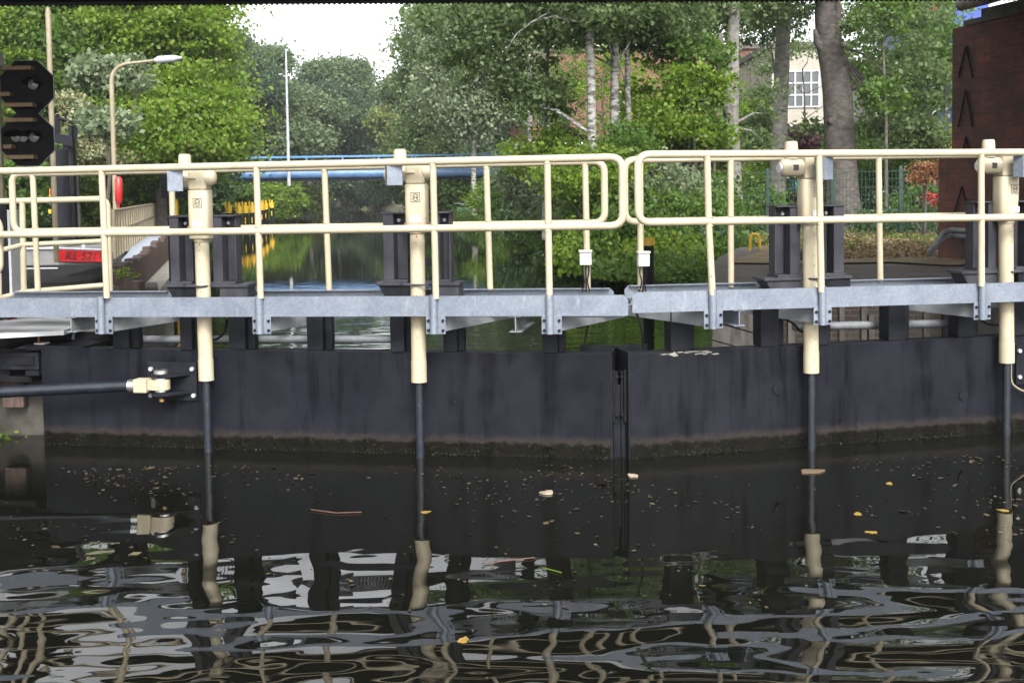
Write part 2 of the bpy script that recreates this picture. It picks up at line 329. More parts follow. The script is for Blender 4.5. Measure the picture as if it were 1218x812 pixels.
# plinth
pl = [tuple(far_c+nv*.16-dv*.16), tuple(near_c+nv*.16), (13.9, 12.5), (13.9, 21.16)]
mk('plinth', MB().prism(pl, .7, 2.78, 'z'), BRICK, t); mk('coping', MB().prism([tuple(far_c+nv*.05-dv*.05+dv*.9), tuple(near_c+nv*.05), (13.8, 12.4), (13.8, 20.1)], ztop+.002, ztop+.22, 'z'), CONCD, t)
mk('coping', MB().prism([tuple(far_c+nv*.03+dv*.35), tuple(far_c+nv*.03+dv*.85), (13.7, 20.1), (13.7, 20.6)], ztop+.002, ztop+.09, 'z'), CONCD, t)
for (apx, apy, h, off) in ((1149, 55, 38, .03), (1149, 107, 44, .03), (1149, 163, 42, .03), (1144, 222, 32, .19)):
    for sx in (-9, 8):
        p, q = onwall(apx, apy, off), onwall(apx+sx, apy+h, off)
        mk('wall_anchor', MB().tube([p, q], .015, 6), RUBBER, t)
mk('bearing', MB().box(9.0, 9.75, 18.2, 19.3, ztop+.225, zb0+.045), DARK, t, bevel=.03)
mb = MB(); ps = [onwall(1105, 300, .9), onwall(1122, 283, .5), onwall(1130, 280, .3), onwall(1175, 283, .25)]
t2 = thingW('cable_conduit', 'two grey pipes bending down beside the foot of the brick abutment', 'pipe', (7.3, 20, .9))
for k in range(2):
    o = np.array([0, 0, .1*k]); mk('pipe', MB().tube(fillet([ps[0]-o*.5, ps[1]+o, ps[2]+o, ps[3]+o], .2), .045, 8), GALVG, t2)
t = thingW('overhead_pipe', 'grey rusty pipe end above the abutment beneath the bridge', 'pipe', Pt(1150, 5, 21))
mk('pipe', MB().tube([Pt(1143, 6, 21.2), Pt(1175, -2, 20.4), Pt(1215, -14, 19.6)], .11, 12), paint('rusty_grey', (.10, .085, .07), (.2, .17, .14), .7, 5), t)

# ---------------------------------------------------------------- lock gates
def zl(a, b_, x): return a + b_*x
def leaf(fm, s, side, top_at):
    """gate leaf: skin plate, top flange, mitre seal, ribs"""
    x_end = s*5.2 if s > 0 else -5.135
    g = thingF(fm, s*2.6, 0, -.4, 'lock_gate', f'{side} black steel mitre gate leaf with muddy waterline, {"fixed push arm lug on it" if s<0 else "paint scraped off its top edge"}', 'lock gate', 'lock gate leaves')
    lo, hi = sorted((0, x_end)); zt = .876
    n = 26; mb = MB()
    mb.box(lo, hi, 0, .014, -.8, zt); skin = mk('skin_plate', mb, PANEL, g, bevel=.003)
    for xs_ in ((.9, 2.62, 3.9) if s > 0 else (-1.05, -2.95, -4.3)): mk('weld_seam', MB().box(xs_-.004, xs_+.004, -.0025, -.0002, -.3, zt-.004), PANEL, g)
    mb = MB().box(lo, hi, .0145, .17, zt-.012, zt-.002).box(lo, hi, .155, .17, zt-.13, zt-.0125)
    mk('top_flange', mb, DARK, g)
    # end box near the mitre: side plate, raised rear plate
    e0, e1 = sorted((0, -s*-.012)); mk('end_plate', MB().box(*sorted((-s*.001, -s*.013)), -.002, .42, -.8, zt+.012), DARK, g)
    mk('rear_plate', MB().box(*sorted((.0, s*.30)), .40, .412, -.8, zt+.02), DARK, g)
    # mitre contact post and rubber
    mk('mitre_post', MB().box(*sorted((-s*.0135, -s*.05)), .08, .16, -.8, zt-.16).box(*sorted((-s*.051, -s*.075)), .10, .2, -.8, zt-.27), DARK, g, bevel=.004)
    mk('seal', MB().box(*sorted((-s*.0135, -s*.034)), .05, .075, .30, zt-.14), RUBBER, g)
    for zz in (.68, .36): mk('bolt', MB().tube([(-s*.05, .075, zz), (-s*.05, .05, zz)], .014, 6), DARK, g)
    # moss along the waterline
    m = 5200; xs = rng.uniform(lo, hi, m); zz = np.abs(rng.normal(0.0, .017, m))+.0; zz = zz*(1+.8*np.sin(xs*7+rng.normal(0, 1, m))**2)
    keep = (np.sin(xs*3.1)+np.sin(xs*8.7+1)+rng.normal(0, 1.2, m)) > .7; xs, zz = xs[keep], zz[keep]
    Q = leafquads(np.stack([xs, rng.uniform(-.014, 0, len(xs)), zz], 1), .007, 1.0)
    o = quadmesh('moss', Q, MOSS, g); o['kind'] = 'stuff'; return g, skin
def leafquads(P, size, fold=1.0, elong=1.5):
    n = len(P); a = rng.normal(size=(n, 3)); a /= np.linalg.norm(a, axis=1)[:, None]; b = rng.normal(size=(n, 3)); b -= a*(a*b).sum(1)[:, None]; b /= np.linalg.norm(b, axis=1)[:, None]
    sz = (size*rng.uniform(.6, 1.35, n))[:, None]; a = a*sz*elong*.5; b = b*sz*.5
    return np.stack([P-a, P-b*1.0-a*.15, P+a, P+b-a*.15], 1)
MOSS = None
def leafmat(name, dark, light, yel=None, trans=.3, nsc=.6):
    m, n, b = newmat(name); g = N(n, 'ShaderNodeNewGeometry'); v = gcoord(n)
    c = ramp(n, noise(n, nsc, 3, .6, v), [(.35, dark), (.65, light)])
    mid = tuple((x+y)/2 for x, y in zip(dark, light))
    rc = ramp(n, g.outputs['Random Per Island'], [(0, tuple(.65*x for x in dark)), (.45, mid), (.85, light), (1, yel or tuple(1.3*x for x in light))])
    c = mixc(n, .6, c, rc); n.links.new(c, b.inputs['Base Color']); b.inputs['Roughness'].default_value = .5; b.inputs['Specular IOR Level'].default_value = .35
    tr = N(n, 'ShaderNodeBsdfTranslucent'); hs_ = inp(N(n, 'ShaderNodeHueSaturation'), Value=1.6, Saturation=1.05); n.links.new(c, hs_.inputs['Color']); n.links.new(hs_.outputs[0], tr.inputs[0])
    mx = N(n, 'ShaderNodeMixShader'); mx.inputs[0].default_value = trans; n.links.new(b.outputs[0], mx.inputs[1]); n.links.new(tr.outputs[0], mx.inputs[2])
    n.links.new(mx.outputs[0], n.nodes['Material Output'].inputs[0]); return m
MOSS = leafmat('moss', (.003, .0035, .0015), (.010, .015, .003), (.10, .08, .05), .1, 6)
gL, skinL = leaf(FL, -1, 'left', None); gR, skinR = leaf(FR, 1, 'right', None)
# stub posts carrying the walkways
def stub(fm, g, pa, pb, v0=.03, v1=.19, top=1.26):
    xa, _ = fm.hit(pa, 400, v0); xb, _ = fm.hit(pb, 400, v0)
    w = xb-xa; mb = MB().box(xa, xb-w*.30, v0, v1, .876, top).box(xb-w*.30+.001, xb, v0+.06, v1-.02, .876, top)
    mk('support_post', mb, DARK, g, bevel=.004)
for pa, pb in ((134, 161), (272, 300), (365, 392), (527, 550), (645, 671)): stub(FL, gL, pa, pb)
for pa, pb in ((214, 234), (464, 488)): stub(FL, gL, pa, pb, -.02, .14, 1.3)
for pa, pb in ((798, 829), (905, 936), (1057, 1086), (1140, 1168)): stub(FR, gR, pa, pb)
for pa, pb in ((974, 992), (1206, 1232)): stub(FR, gR, pa, pb, -.02, .14, 1.3)
# tie pipe along the rear of each leaf
def tie(fm, g, a, b_, py, mat, r, v=.36):
    x0, z0 = fm.hit(a[0], a[1], v); x1, z1 = fm.hit(b_[0], b_[1], v); mk('tie_pipe', MB().tube([(x0, v, z0), (x1, v, z1)], r, 14), mat, g)
tie(FL, gL, (161, 403.5), (480, 403.5), 0, GALVG, .036)
tie(FR, gR, (944, 388.5), (1152, 384), 0, GALVG, .037)
# lug plates
def bolt(name, fm, parent, px, py, v, r=.018, h=.02, mat=GREYM):
    x, z = fm.hit(px, py, v); mk(name, MB().tube([(x, v, z), (x, v-h, z)], r, 6), mat, parent)
x0, z0 = FL.hit(176, 430, -.003); x1, z1 = FL.hit(236, 476, -.003)
lug = mk('lug_plate', MB().box(x0, x1, -.028, -.003, z1, z0), DARK, gL, bevel=.003)
for px, py in ((180, 438.5), (229, 438.5), (231, 470), (180, 470)): bolt('bolt', FL, lug, px, py, -.029, .020, .022)
xe, ze = FL.hit(192, 457, -.17)
for dz in (.075, -.085):
    poly = [(xe-.06, -.0285), (xe-.095, -.17), (xe-.06, -.235), (xe+.03, -.24), (xe+.09, -.19), (xe+.21, -.0285)]
    mk('lug', MB().prism(poly, ze+dz-.014, ze+dz+.014, 'z'), DARK, lug, bevel=.003)
mk('pin', MB().tube([(xe, -.17, ze-.12), (xe, -.17, ze+.095)], .045, 20), DARK, lug); mk('pin_cap', MB().tube([(xe, -.17, ze+.0955), (xe, -.17, ze+.125)], .062, 20), CHROME, lug)
mk('grease_cap', MB().tube([(xe, -.17, ze-.15), (xe, -.17, ze-.121)], .022, 8), BRONZE, lug)
x0, z0 = FR.hit(1207, 410, -.003); x1, z1 = FR.hit(1245, 455, -.003)
lug2 = mk('lug_plate', MB().box(x0, x1, -.028, -.003, z1, z0), DARK, gR, bevel=.003)
for px, py in ((1212, 417), (1212, 448)): bolt('bolt', FR, lug2, px, py, -.029, .020, .02)
mk('rope_loop', MB().tube(fillet([(x0-.06, -.03, z0-.02), (x0-.07, -.05, z1+.02), (x0+.05, -.06, z1-.06), (x0+.28, -.05, z1-.03)], .06), .009, 6), POLE, gR)
# small weld marks and round caps on the skins
for fm, g, lst in ((FL, gL, ((257, 425, .02), (515, 425, .02), (540, 478, .014))), (FR, gR, ((925, 462, .05), (1145, 470, .045), (950, 417, .015), (1183, 405, .018)))):
    for px, py, r_ in lst:
        x, z = fm.hit(px, py, -.001); mk('cover_cap', MB().tube([(x, -.0005, z), (x, -.012, z)], r_, 16), PANEL, g)
# scraped edge
mb = MB()
for i in range(26):
    px = 830+random.gauss(0, 16)*1.0; x, z = FR.hit(px, 416.5, -.002); w = random.uniform(.01, .05); z = .876-random.uniform(.002, .035) if random.random() < .5 else .876-.006
    mb.add([(x-w, -.0021, z), (x-w*.3, -.0021, z-.007), (x+w, -.0021, z-.003), (x+w*.4, -.0021, z+.005)], [(0, 1, 2, 3)])
sc = mk('paint_scrape', mb, paint('bare_primer', (.16, .15, .13), (.26, .25, .22), .7, 20), gR)

# push rod of the left leaf
t = thingF(FL, xe, -.17, ze, 'push_rod', 'black round push rod with cream clevis pinned to the left gate', 'push rod')
xr, zr = FL.hit(-160, 474, -.42); xj, zj = FL.hit(155, 458.5, -.19)
xc0, zc0 = FL.hit(152, 459, -.19)
mk('rod', MB().tube([(xr, -.42, zr), (xj, -.19, zj)], .052, 24), RODM, t)
d = Vector((xe, -.17, ze))-Vector((xr, -.42, zr)); d.normalize(); pj = Vector((xj, -.19, zj))
mk('collar', MB().tube([pj-d*.012, pj+d*.025, pj+d*.026, pj+d*.05], [.056, .056, .052, .052], 24), CHROME, t)
p2 = pj+d*.052
cl = MB().box(p2.x, p2.x+.125, -.25, -.13, p2.z-.058, p2.z+.062); mk('clevis', cl, CREAM, t, bevel=.012)
ey = MB(); pts = []
for k in range(25):
    a_ = -math.pi/2+math.pi*k/24; pts.append((xe+.075*math.cos(a_), -.17+.075*math.sin(a_)))
pts = [(p2.x+.126, -.17-.06)]+[(xe, -.245)]+pts[1:-1]+[(xe, -.095), (p2.x+.126, -.17+.06)]
mk('rod_eye', MB().prism(pts, ze-.045, ze+.045, 'z'), CREAM, t, bevel=.006)
for dz in (.0455, -.061): mk('washer', MB().tube([(xe, -.17, ze+dz), (xe, -.17, ze+dz+.0145)], .058, 20), CHROME, t)

# ---------------------------------------------------------------- walkways
VF, VR = -.30, .42
def walkway(fm, s, side, label):
    A = {-1: (1.388, .007), 1: (1.408, -.009)}[s]; B = {-1: (1.207, .003), 1: (1.232, -.008)}[s]
    zt = lambda x: A[0]+A[1]*x
    zbm = lambda x: zt(x)-.165
    x_in = fm.hit(747 if s < 0 else 752, 350, VF)[0]; x_out = s*6.6 if s < 0 else 5.9
    x_out = fm.hit(-70, 350, VF)[0] if s < 0 else fm.hit(1300, 345, VF)[0]
    t = thingF(fm, (x_in+x_out)/2, 0, 1.2, 'walkway', label, 'walkway', 'galvanised walkways on the gates')
    lo, hi = sorted((x_in, x_out))
    def chan(v, a, b_, back, ch_in=True, name='edge_beam'):
        l, h = min(a, b_), max(a, b_); c = .035
        poly = [(l, zbm(l)+c*.3), (l+c*.3, zbm(l)), (h-c*.3, zbm(h)), (h, zbm(h)+c*.3), (h, zt(h)-c), (h-c, zt(h)), (l+c, zt(l)), (l, zt(l)-c)]
        mb = MB().prism(poly, v, v+.007)
        e = .05*back; v0, v1 = sorted((v+(.0072 if back > 0 else -.0002), v+e))
        for zf, off in ((zt, -.008), (zbm, .001)):
            mb.add([(l+c, v0, zf(l)+off), (h-c, v0, zf(h)+off), (h-c, v1, zf(h)+off), (l+c, v1, zf(l)+off), (l+c, v0, zf(l)+off+.007), (h-c, v0, zf(h)+off+.007), (h-c, v1, zf(h)+off+.007), (l+c, v1, zf(l)+off+.007)], [(0, 3, 2, 1), (4, 5, 6, 7), (0, 1, 5, 4), (2, 3, 7, 6), (0, 4, 7, 3), (1, 2, 6, 5)])
        return mk(name, mb, GALV, t)
    chan(VF, x_in, x_out, 1, name='edge_beam')
    if s < 0:
        chan(VR, fm.hit(730, 345, VR)[0], fm.hit(275, 345, VR)[0], -1); chan(VR, fm.hit(205, 347, VR)[0], fm.hit(14, 347, VR)[0], -1)
    else:
        chan(VR, fm.hit(743, 345, VR)[0], fm.hit(902, 342, VR)[0], -1); chan(VR, fm.hit(1000, 336, VR)[0], fm.hit(1139, 330, VR)[0], -1); chan(VR, fm.hit(1192, 330, VR)[0], fm.hit(1300, 328, VR)[0], -1)
    mb = MB(); x = lo+.05
    zd = lambda x: zbm(x)+.03
    while x < hi-.05:
        mb.box(x, x+.006, .17, VR-.055, zd(x), zd(x)+.03); mb.box(x, x+.006, VF+.06, -.2, zd(x), zd(x)+.03); x += .034
    for vv in (VF+.06, -.2, .17, VR-.055): mb.box(lo+.04, hi-.04, vv, vv+.004, zd(0)-.012-(.007*(5.2 if s<0 else 0)), zd(0)-.004)
    mk('deck_grating', mb, GALVG, t)
    posts = ((119, 354), (307, 356), (514, 354), (652, 352)) if s < 0 else ((848, 346), (978, 343), (1168, 338), (1275, 335))
    for i, (px, py) in enumerate(posts):
        cx, _ = fm.hit(px+4 if s < 0 else px, py, VF)
        z1 = zt(cx)+.012; z0 = zbm(cx)-.145
        br = mk('bracket', MB().box(cx-.082, cx+.082, VF-.0085, VF-.0005, z0, zbm(cx)+.01), GALV, t, bevel=.002)
        mk('sleeve', MB().tube([(cx-.012, VF-.026, z0+.003), (cx-.012, VF-.026, z1)], .0315, 16), GALV, br)
        for bx in (-.06, .062):
            for bz in (.03, .11): mk('bolt', MB().tube([(cx+bx, VF-.0086, z0+bz), (cx+bx, VF-.02, z0+bz)], .013, 6), DARK, br)
        # slanting cross beam from bracket to the rear edge, and its flange stub
        def arm(xa, xb, name='cross_beam'):
            za = zbm(xa)-.004; h0, h1 = .13, .085
            P = [(xa, VF+.03), (xb, VR+.02)]; w = .006
            mb = MB(); dx, dv_ = P[1][0]-P[0][0], P[1][1]-P[0][1]; L_ = math.hypot(dx, dv_); nx, nv_ = -dv_/L_*w, dx/L_*w
            vs = [(P[0][0]-nx, P[0][1]-nv_, za-h0), (P[1][0]-nx, P[1][1]-nv_, za-h1), (P[1][0]-nx, P[1][1]-nv_, za), (P[0][0]-nx, P[0][1]-nv_, za),
                  (P[0][0]+nx, P[0][1]+nv_, za-h0), (P[1][0]+nx, P[1][1]+nv_, za-h1), (P[1][0]+nx, P[1][1]+nv_, za), (P[0][0]+nx, P[0][1]+nv_, za)]
            mb.add(vs, [(0, 1, 2, 3), (7, 6, 5, 4), (0, 4, 5, 1), (3, 2, 6, 7), (1, 5, 6, 2), (0, 3, 7, 4)]); k = 8
            mb.add([(v[0]+k*(nx if i < 4 else -nx)*(-1), v[1]-k*(nv_ if i < 4 else -nv_), v[2]-.0002) for i, v in enumerate(vs) if False], [])
            return mk(name, mb, GALVG, t)
        arm(cx-s*.02, cx-s*.50); arm(cx-s*.02, cx-s*.02+.02*s)
        # I-section joist end seen under the edge beam
        if s < 0 and i in (3, 0): xj = cx-.30 if i == 3 else cx-.32
        elif s > 0 and i == 0: xj = cx+.235
        elif s < 0 and i == 2: xj = None
        else: xj = None
        if xj is not None:
            z = zbm(xj)-.003; mb = MB().box(xj-.05, xj+.05, VF+.01, VR, z-.007, z).box(xj-.05, xj+.05, VF+.01, VR, z-.13, z-.123).box(xj-.004, xj+.004, VF+.012, VR-.002, z-.1228, z-.0072)
            mk('joist', mb, GALVG if s < 0 else GALV, t)
    return t
walkway(FL, -1, 'left', 'left galvanised steel walkway lying across the black gate leaf')
walkway(FR, 1, 'right', 'right galvanised steel walkway, the one behind the bent railing post')

# ---------------------------------------------------------------- railings
TR, TP = .031, .0275
def railing(fm, label, v, top, mid, xin, xout, posts, corner_in=True, corner_out=False, post_kink=None, boxes=()):
    t = thingF(fm, (fm.hit(xin, 265, v)[0]+fm.hit(xout, 265, v)[0])/2, v, 1.35, 'railing', label, 'railing', 'cream tubular railings on the gates')
    s = 1 if xout > xin else -1
    xa = fm.hit(xin, 230, v)[0]; xb = fm.hit(xout, 235, v)[0]; zt = lambda x: top[0]+top[1]*abs(x); zm = lambda x: mid[0]+mid[1]*abs(x)
    def path():
        p = []
        if corner_out: return None
        return [(xb, v, zt(xb)), (xa, v, zt(xa)), (xa, v, zm(xa)), (xb, v, zm(xb))]
    if corner_out:
        mk('rail', MB().tube(fillet([((xa+xb)/2, v, zt((xa+xb)/2)), (xa, v, zt(xa)), (xa, v, zm(xa)), ((xa+xb)/2, v, zm((xa+xb)/2))], .10), TR, 16), CREAM, t)
        mk('rail', MB().tube(fillet([((xa+xb)/2, v, zt((xa+xb)/2)), (xb, v, zt(xb)), (xb, v, zm(xb)), ((xa+xb)/2, v, zm((xa+xb)/2))], .10), TR, 16), CREAM, t)
    else: mk('rail', MB().tube(fillet(path(), .10), TR, 16), CREAM, t)
    for p in posts:
        px, pyt, pxb, pyb = p
        x0, _ = fm.hit(px, pyt, v); x1, zb_ = fm.hit(pxb, pyb, v)
        if post_kink and px == post_kink: xm = fm.hit(px+2, 262, v)[0]; pts = [(x0, v, zt(x0)-.01), (xm, v, zm(xm)-.03), (x1, v, 1.37)]
        else: pts = [(x0, v, zt(x0)-.01), (x1, v, 1.36)]
        pm = MB().tube(pts, TP, 14); xm_ = x0+(x1-x0)*.45
        for xx_, zz_ in ((x0, zt(x0)-TR-.004), (xm_, zm(xm_)+TR+.003), (xm_, zm(xm_)-TR-.003)): pm.tube([(xx_, v, zz_-.004), (xx_, v, zz_+.004)], TP+.0035, 14)
        mk('post', pm, CREAM, t)
    return t
zrear = (2.485, -.003), (1.943, -.005)
railing(FL, 'front cream railing of the left walkway, ending in a rounded corner mid-picture', VF-.03, (2.483, -.004), (1.943, -.006), 740.5, -70, [(121, 205, 127, 350), (305, 200, 310, 352), (515, 195, 518.5, 352), (651, 192, 653.5, 350)])
railing(FR, 'front cream railing of the right walkway with a crooked first post', VF-.03, (2.502, -.001), (1.966, -.007), 759, 1300, [(841, 185, 847.5, 345), (974, 185, 977, 342), (1167, 184, 1167.5, 338)], post_kink=841)
RLt = railing(FL, 'rear cream railing of the left walkway behind the actuators', VR, (2.470, -.003), (1.945, -.006), 719, 15, [(204, 210, 208, 345), (386, 205, 391.5, 343), (578.5, 200, 583, 343), (696, 200, 699, 342), (39, 210, 45, 345)], corner_out=True)
RRt = railing(FR, 'rear cream railing of the right walkway, beginning at the cable box', VR, (2.480, .006), (1.950, -.002), 743, 1300, [(762, 268, 762, 342), (869, 192, 869.5, 338), (1045, 190, 1047, 332), (1208, 190, 1208, 330)])
# cable boxes hanging on the rear posts
def cbox(fm, px, py, label):
    v = VR-.045; x, z = fm.hit(px, py, v); t = thingF(fm, x, v, z, 'cable_box', label, 'junction box', 'white cable boxes on the rear railing posts')
    mk('body', MB().box(x-.05, x+.05, v-.04, v+.014, z-.055, z+.055), WHITEP, t, bevel=.006); mk('lid', MB().box(x-.055, x+.055, v-.05, v+.012, z+.0555, z+.075), WHITEP, t, bevel=.004)
    for dx in (-.028, 0, .022): mk('cable', MB().tube(fillet([(x+dx, v-.01, z-.055), (x+dx*1.2, v-.015, z-.12), (x+dx*.4, v-.01, z-.19), (x+dx*1.3, v, z-.28)], .05), .006, 6), RUBBER, t)
cbox(FL, 697, 307.5, 'white cable box on the last rear post of the left railing'); cbox(FR, 764.5, 309, 'white cable box on the first rear post of the right railing')
def cbl(fm, label, pts, v, r=.011):
    P = [];
    for px, py in pts: x, z = fm.hit(px, py, v); P.append((x, v, z))
    t = thingF(fm, P[0][0], v, P[0][2], 'cable', label, 'cable', 'black cables looping below the walkways'); mk('strand', MB().tube(fillet(P, .08), r, 8), RUBBER, t)
cbl(FL, 'black cable looping below the walkway beside the first actuator', [(270, 380), (268, 395), (258, 404), (240, 405)], .16, .012)
cbl(FL, 'black cable hanging from the left walkway near the mitre', [(675, 388), (690, 390), (700, 385), (697, 398), (694, 416)], .2, .008)
cbl(FR, 'black cable hanging from the right walkway near the mitre', [(757, 372), (762, 385), (764, 400), (765, 414)], .2, .010)
cbl(FR, 'black cable curving under the right walkway beside the third actuator', [(930, 378), (944, 384), (952, 395), (968, 396)], .14, .010)
cbl(FR, 'black cable curving under the right walkway at the fourth actuator', [(1166, 380), (1175, 386), (1200, 387)], .14, .010)

# ---------------------------------------------------------------- sluice actuators with their pedestals
def actuator(fm, cx_top, cx_bot, side, ys, label):
    """ys: pixel heights cap_top, gear_top, gear_bot, housing_bot, tube_bot, water"""
    v = -.115; cap, gt, gb, hb, tb, wt = ys
    xb, ztb = fm.hit(cx_bot, tb, v); xt, zht = fm.hit(cx_top, gb, v); _, zhb = fm.hit(cx_top, hb, v); zgt = fm.hit(cx_top, gt, v)[1]; zcap = fm.hit(cx_top, cap, v)[1]
    t = thingF(fm, xb, v, ztb, 'sluice_actuator', label, 'actuator', 'cream sluice actuators on the gates')
    X = lambda z: xt+(xb-xt)*(zht-z)/(zht-ztb)
    tb_ = mk('tube', MB().tube([(X(ztb), v, ztb), (X(ztb+.18), v, ztb+.18)]+[(X(ztb+.1801), v, ztb+.1801), (X(zhb), v, zhb+.001)], [.066, .066, .063, .062], 28), CREAM, t)
    mb = MB()
    z = zhb-.10
    while z > ztb+.05: mb.tube([(X(z)+.004, v-.061, z), (X(z)+.004, v-.067, z)], .0035, 6); z -= .088
    mk('rivet_row', mb, INK, tb_)
    mk('rod', MB().tube([(X(ztb), v, -.6), (X(ztb), v, ztb+.01)], .037, 20), RODM, t)
    mk('flange', MB().tube([(X(zhb), v, zhb-.022), (X(zhb), v, zhb)], .072, 24), CREAM, t)
    h = MB(); w = .092   # housing: squared with rounded corners
    pts = []
    for k in range(32):
        a_ = 2*math.pi*k/32; c_, s_ = math.cos(a_), math.sin(a_); rr = w/(abs(c_)**4+abs(s_)**4)**.25; pts.append((X(zht)+rr*c_*1.0, v+rr*s_*.9))
    h.prism(pts, zhb+.0005, zht, 'z'); ho = mk('housing', h, CREAM, t, bevel=.006)
    for p in ho.data.polygons: p.use_smooth = len(p.vertices) == 4
    # gearbox head
    gh = zgt-zht; zc = (zgt+zht)/2; xh = X(zht)
    q = .078
    hd = MB().prism([(xh-q, v-.075), (xh+q-.02, v-.075), (xh+q, v-.05), (xh+q, v+.075), (xh-q, v+.075)], zht+.0005, zgt, 'z'); mk('gearbox', hd, CREAM, t, bevel=.015)
    if side < 0:
        mk('dome', MB().tube([(xh+q-.01, v, zc+.02), (xh+q+.035, v, zc+.02), (xh+q+.06, v, zc+.02), (xh+q+.07, v, zc+.02)], [.068, .068, .05, .02], 24), CREAM, t)
    ml = .27 if side < 0 else .24
    mo = mk('motor', MB().tube([(xh-q-.20+.02, v, zc+.0), (xh-q-.19, v, zc), (xh-q-.16, v, zc), (xh-q+.002, v, zc)][1:], [.058, .074, .074], 12), CREAM, t, bevel=.004)
    if side > 0: mk('motor_cover', MB().tube([(xh-q-.205, v, zc), (xh-q-.1905, v, zc)], [.04, .05], 20), PLATE, mo)
    xc = xh-q-.065 if side < 0 else xh-q-.08
    mk('cap', MB().tube([(xc, v+.02, zgt-.02), (xc, v+.02, zgt+.01), (xc, v+.02, zcap-.012), (xc, v+.02, zcap)], [.062, .060, .052, .045], 24), CREAM, t)
    mk('type_label', MB().box(xh-q-.105, xh-q-.06, v-.0765, v-.0705, zc-.022, zc+.025), INK, mo)
    bx = xh-.135 if side < 0 else xh+.055   # galvanised switch box, turned a little
    vv = v-.16; zb0_, zb1_ = zht-.01, zgt+.0; hw = .078
    ca, sa = math.cos(.45), math.sin(.45); rot = lambda x, y: (bx+x*ca-y*sa, vv+x*sa+y*ca)
    sbx = mk('switch_box', MB().prism([rot(-hw, -.045), rot(hw*.65, -.045), rot(hw*.65, .05), rot(-hw, .05)], zb0_, zb1_, 'z'), GALV, t, bevel=.004)
    for dx, dz in ((-.055, .012), (-.055, -.0)): pass
    mk('shaft', MB().tube([(bx, vv+.03, zc+.02), (xh, v-.07, zc+.02)], .012, 10), CREAM, t)
    # emblem: framed square with a broken ring and two crosses
    fx, fz = xh+(.01 if side < 0 else .035), zht-.125; fy = v-.0845; e = MB(); q2 = .026; th = .0035
    fy2 = fy-.0012; q2 = .040; th = .0045; fz = zht-.11; e = MB()
    e.box(fx-q2, fx+q2, fy2, fy, fz+q2-th, fz+q2).box(fx-q2, fx+q2, fy2, fy, fz-q2, fz-q2+th).box(fx-q2, fx-q2+th, fy2, fy, fz-q2+th, fz+q2-th).box(fx+q2-th, fx+q2, fy2, fy, fz-q2+th, fz+q2-th)
    for a0, a1 in ((25, 155), (205, 335)):
        pp = [(fx+.027*math.cos(R(a_)), fy-.0006, fz+.027*math.sin(R(a_))) for a_ in range(a0, a1+1, 13)]; e.tube(pp, .0028, 5)
    for sx in (-.012, .012):
        for dg in (-1, 1): e.tube([(fx+sx-.008, fy-.0006, fz-.009*dg), (fx+sx+.008, fy-.0006, fz+.009*dg)], .003, 5)
    mk('emblem', e, INK, ho)
    mk('name_plate', MB().box(fx-.050, fx+.045, fy-.001, fy, fz-.205, fz-.15), PLATE, ho)
    mb = MB()
    for i in range(4): mb.box(fx-.044, fx+.015+.01*(i % 2), fy-.0018, fy-.0011, fz-.163-.010*i, fz-.160-.010*i)
    mk('plate_lines', mb, GREYM, ho)
    mk('sticker', MB().box(fx-.006, fx+.004, v-.0645, v-.0635, zhb-.055, zhb-.040), REDP, tb_)
    return xh, xb, v
A = []
A.append((FL,)+actuator(FL, 238, 245.5, -1, (183, 203, 226, 284, 452, 530), 'cream sluice actuator on the left leaf above the push arm lug'))
A.append((FL,)+actuator(FL, 495.5, 498.5, -1, (177, 197, 219, 274, 454, 545), 'cream sluice actuator in the middle of the left leaf'))
A.append((FR,)+actuator(FR, 963, 965, 1, (168, 186, 213, 264, 443, 540), 'cream sluice actuator on the right leaf behind a railing post'))
A.append((FR,)+actuator(FR, 1196, 1197.5, 1, (166, 184, 210, 262, 431, 515), 'cream sluice actuator at the right edge before the brick abutment'))
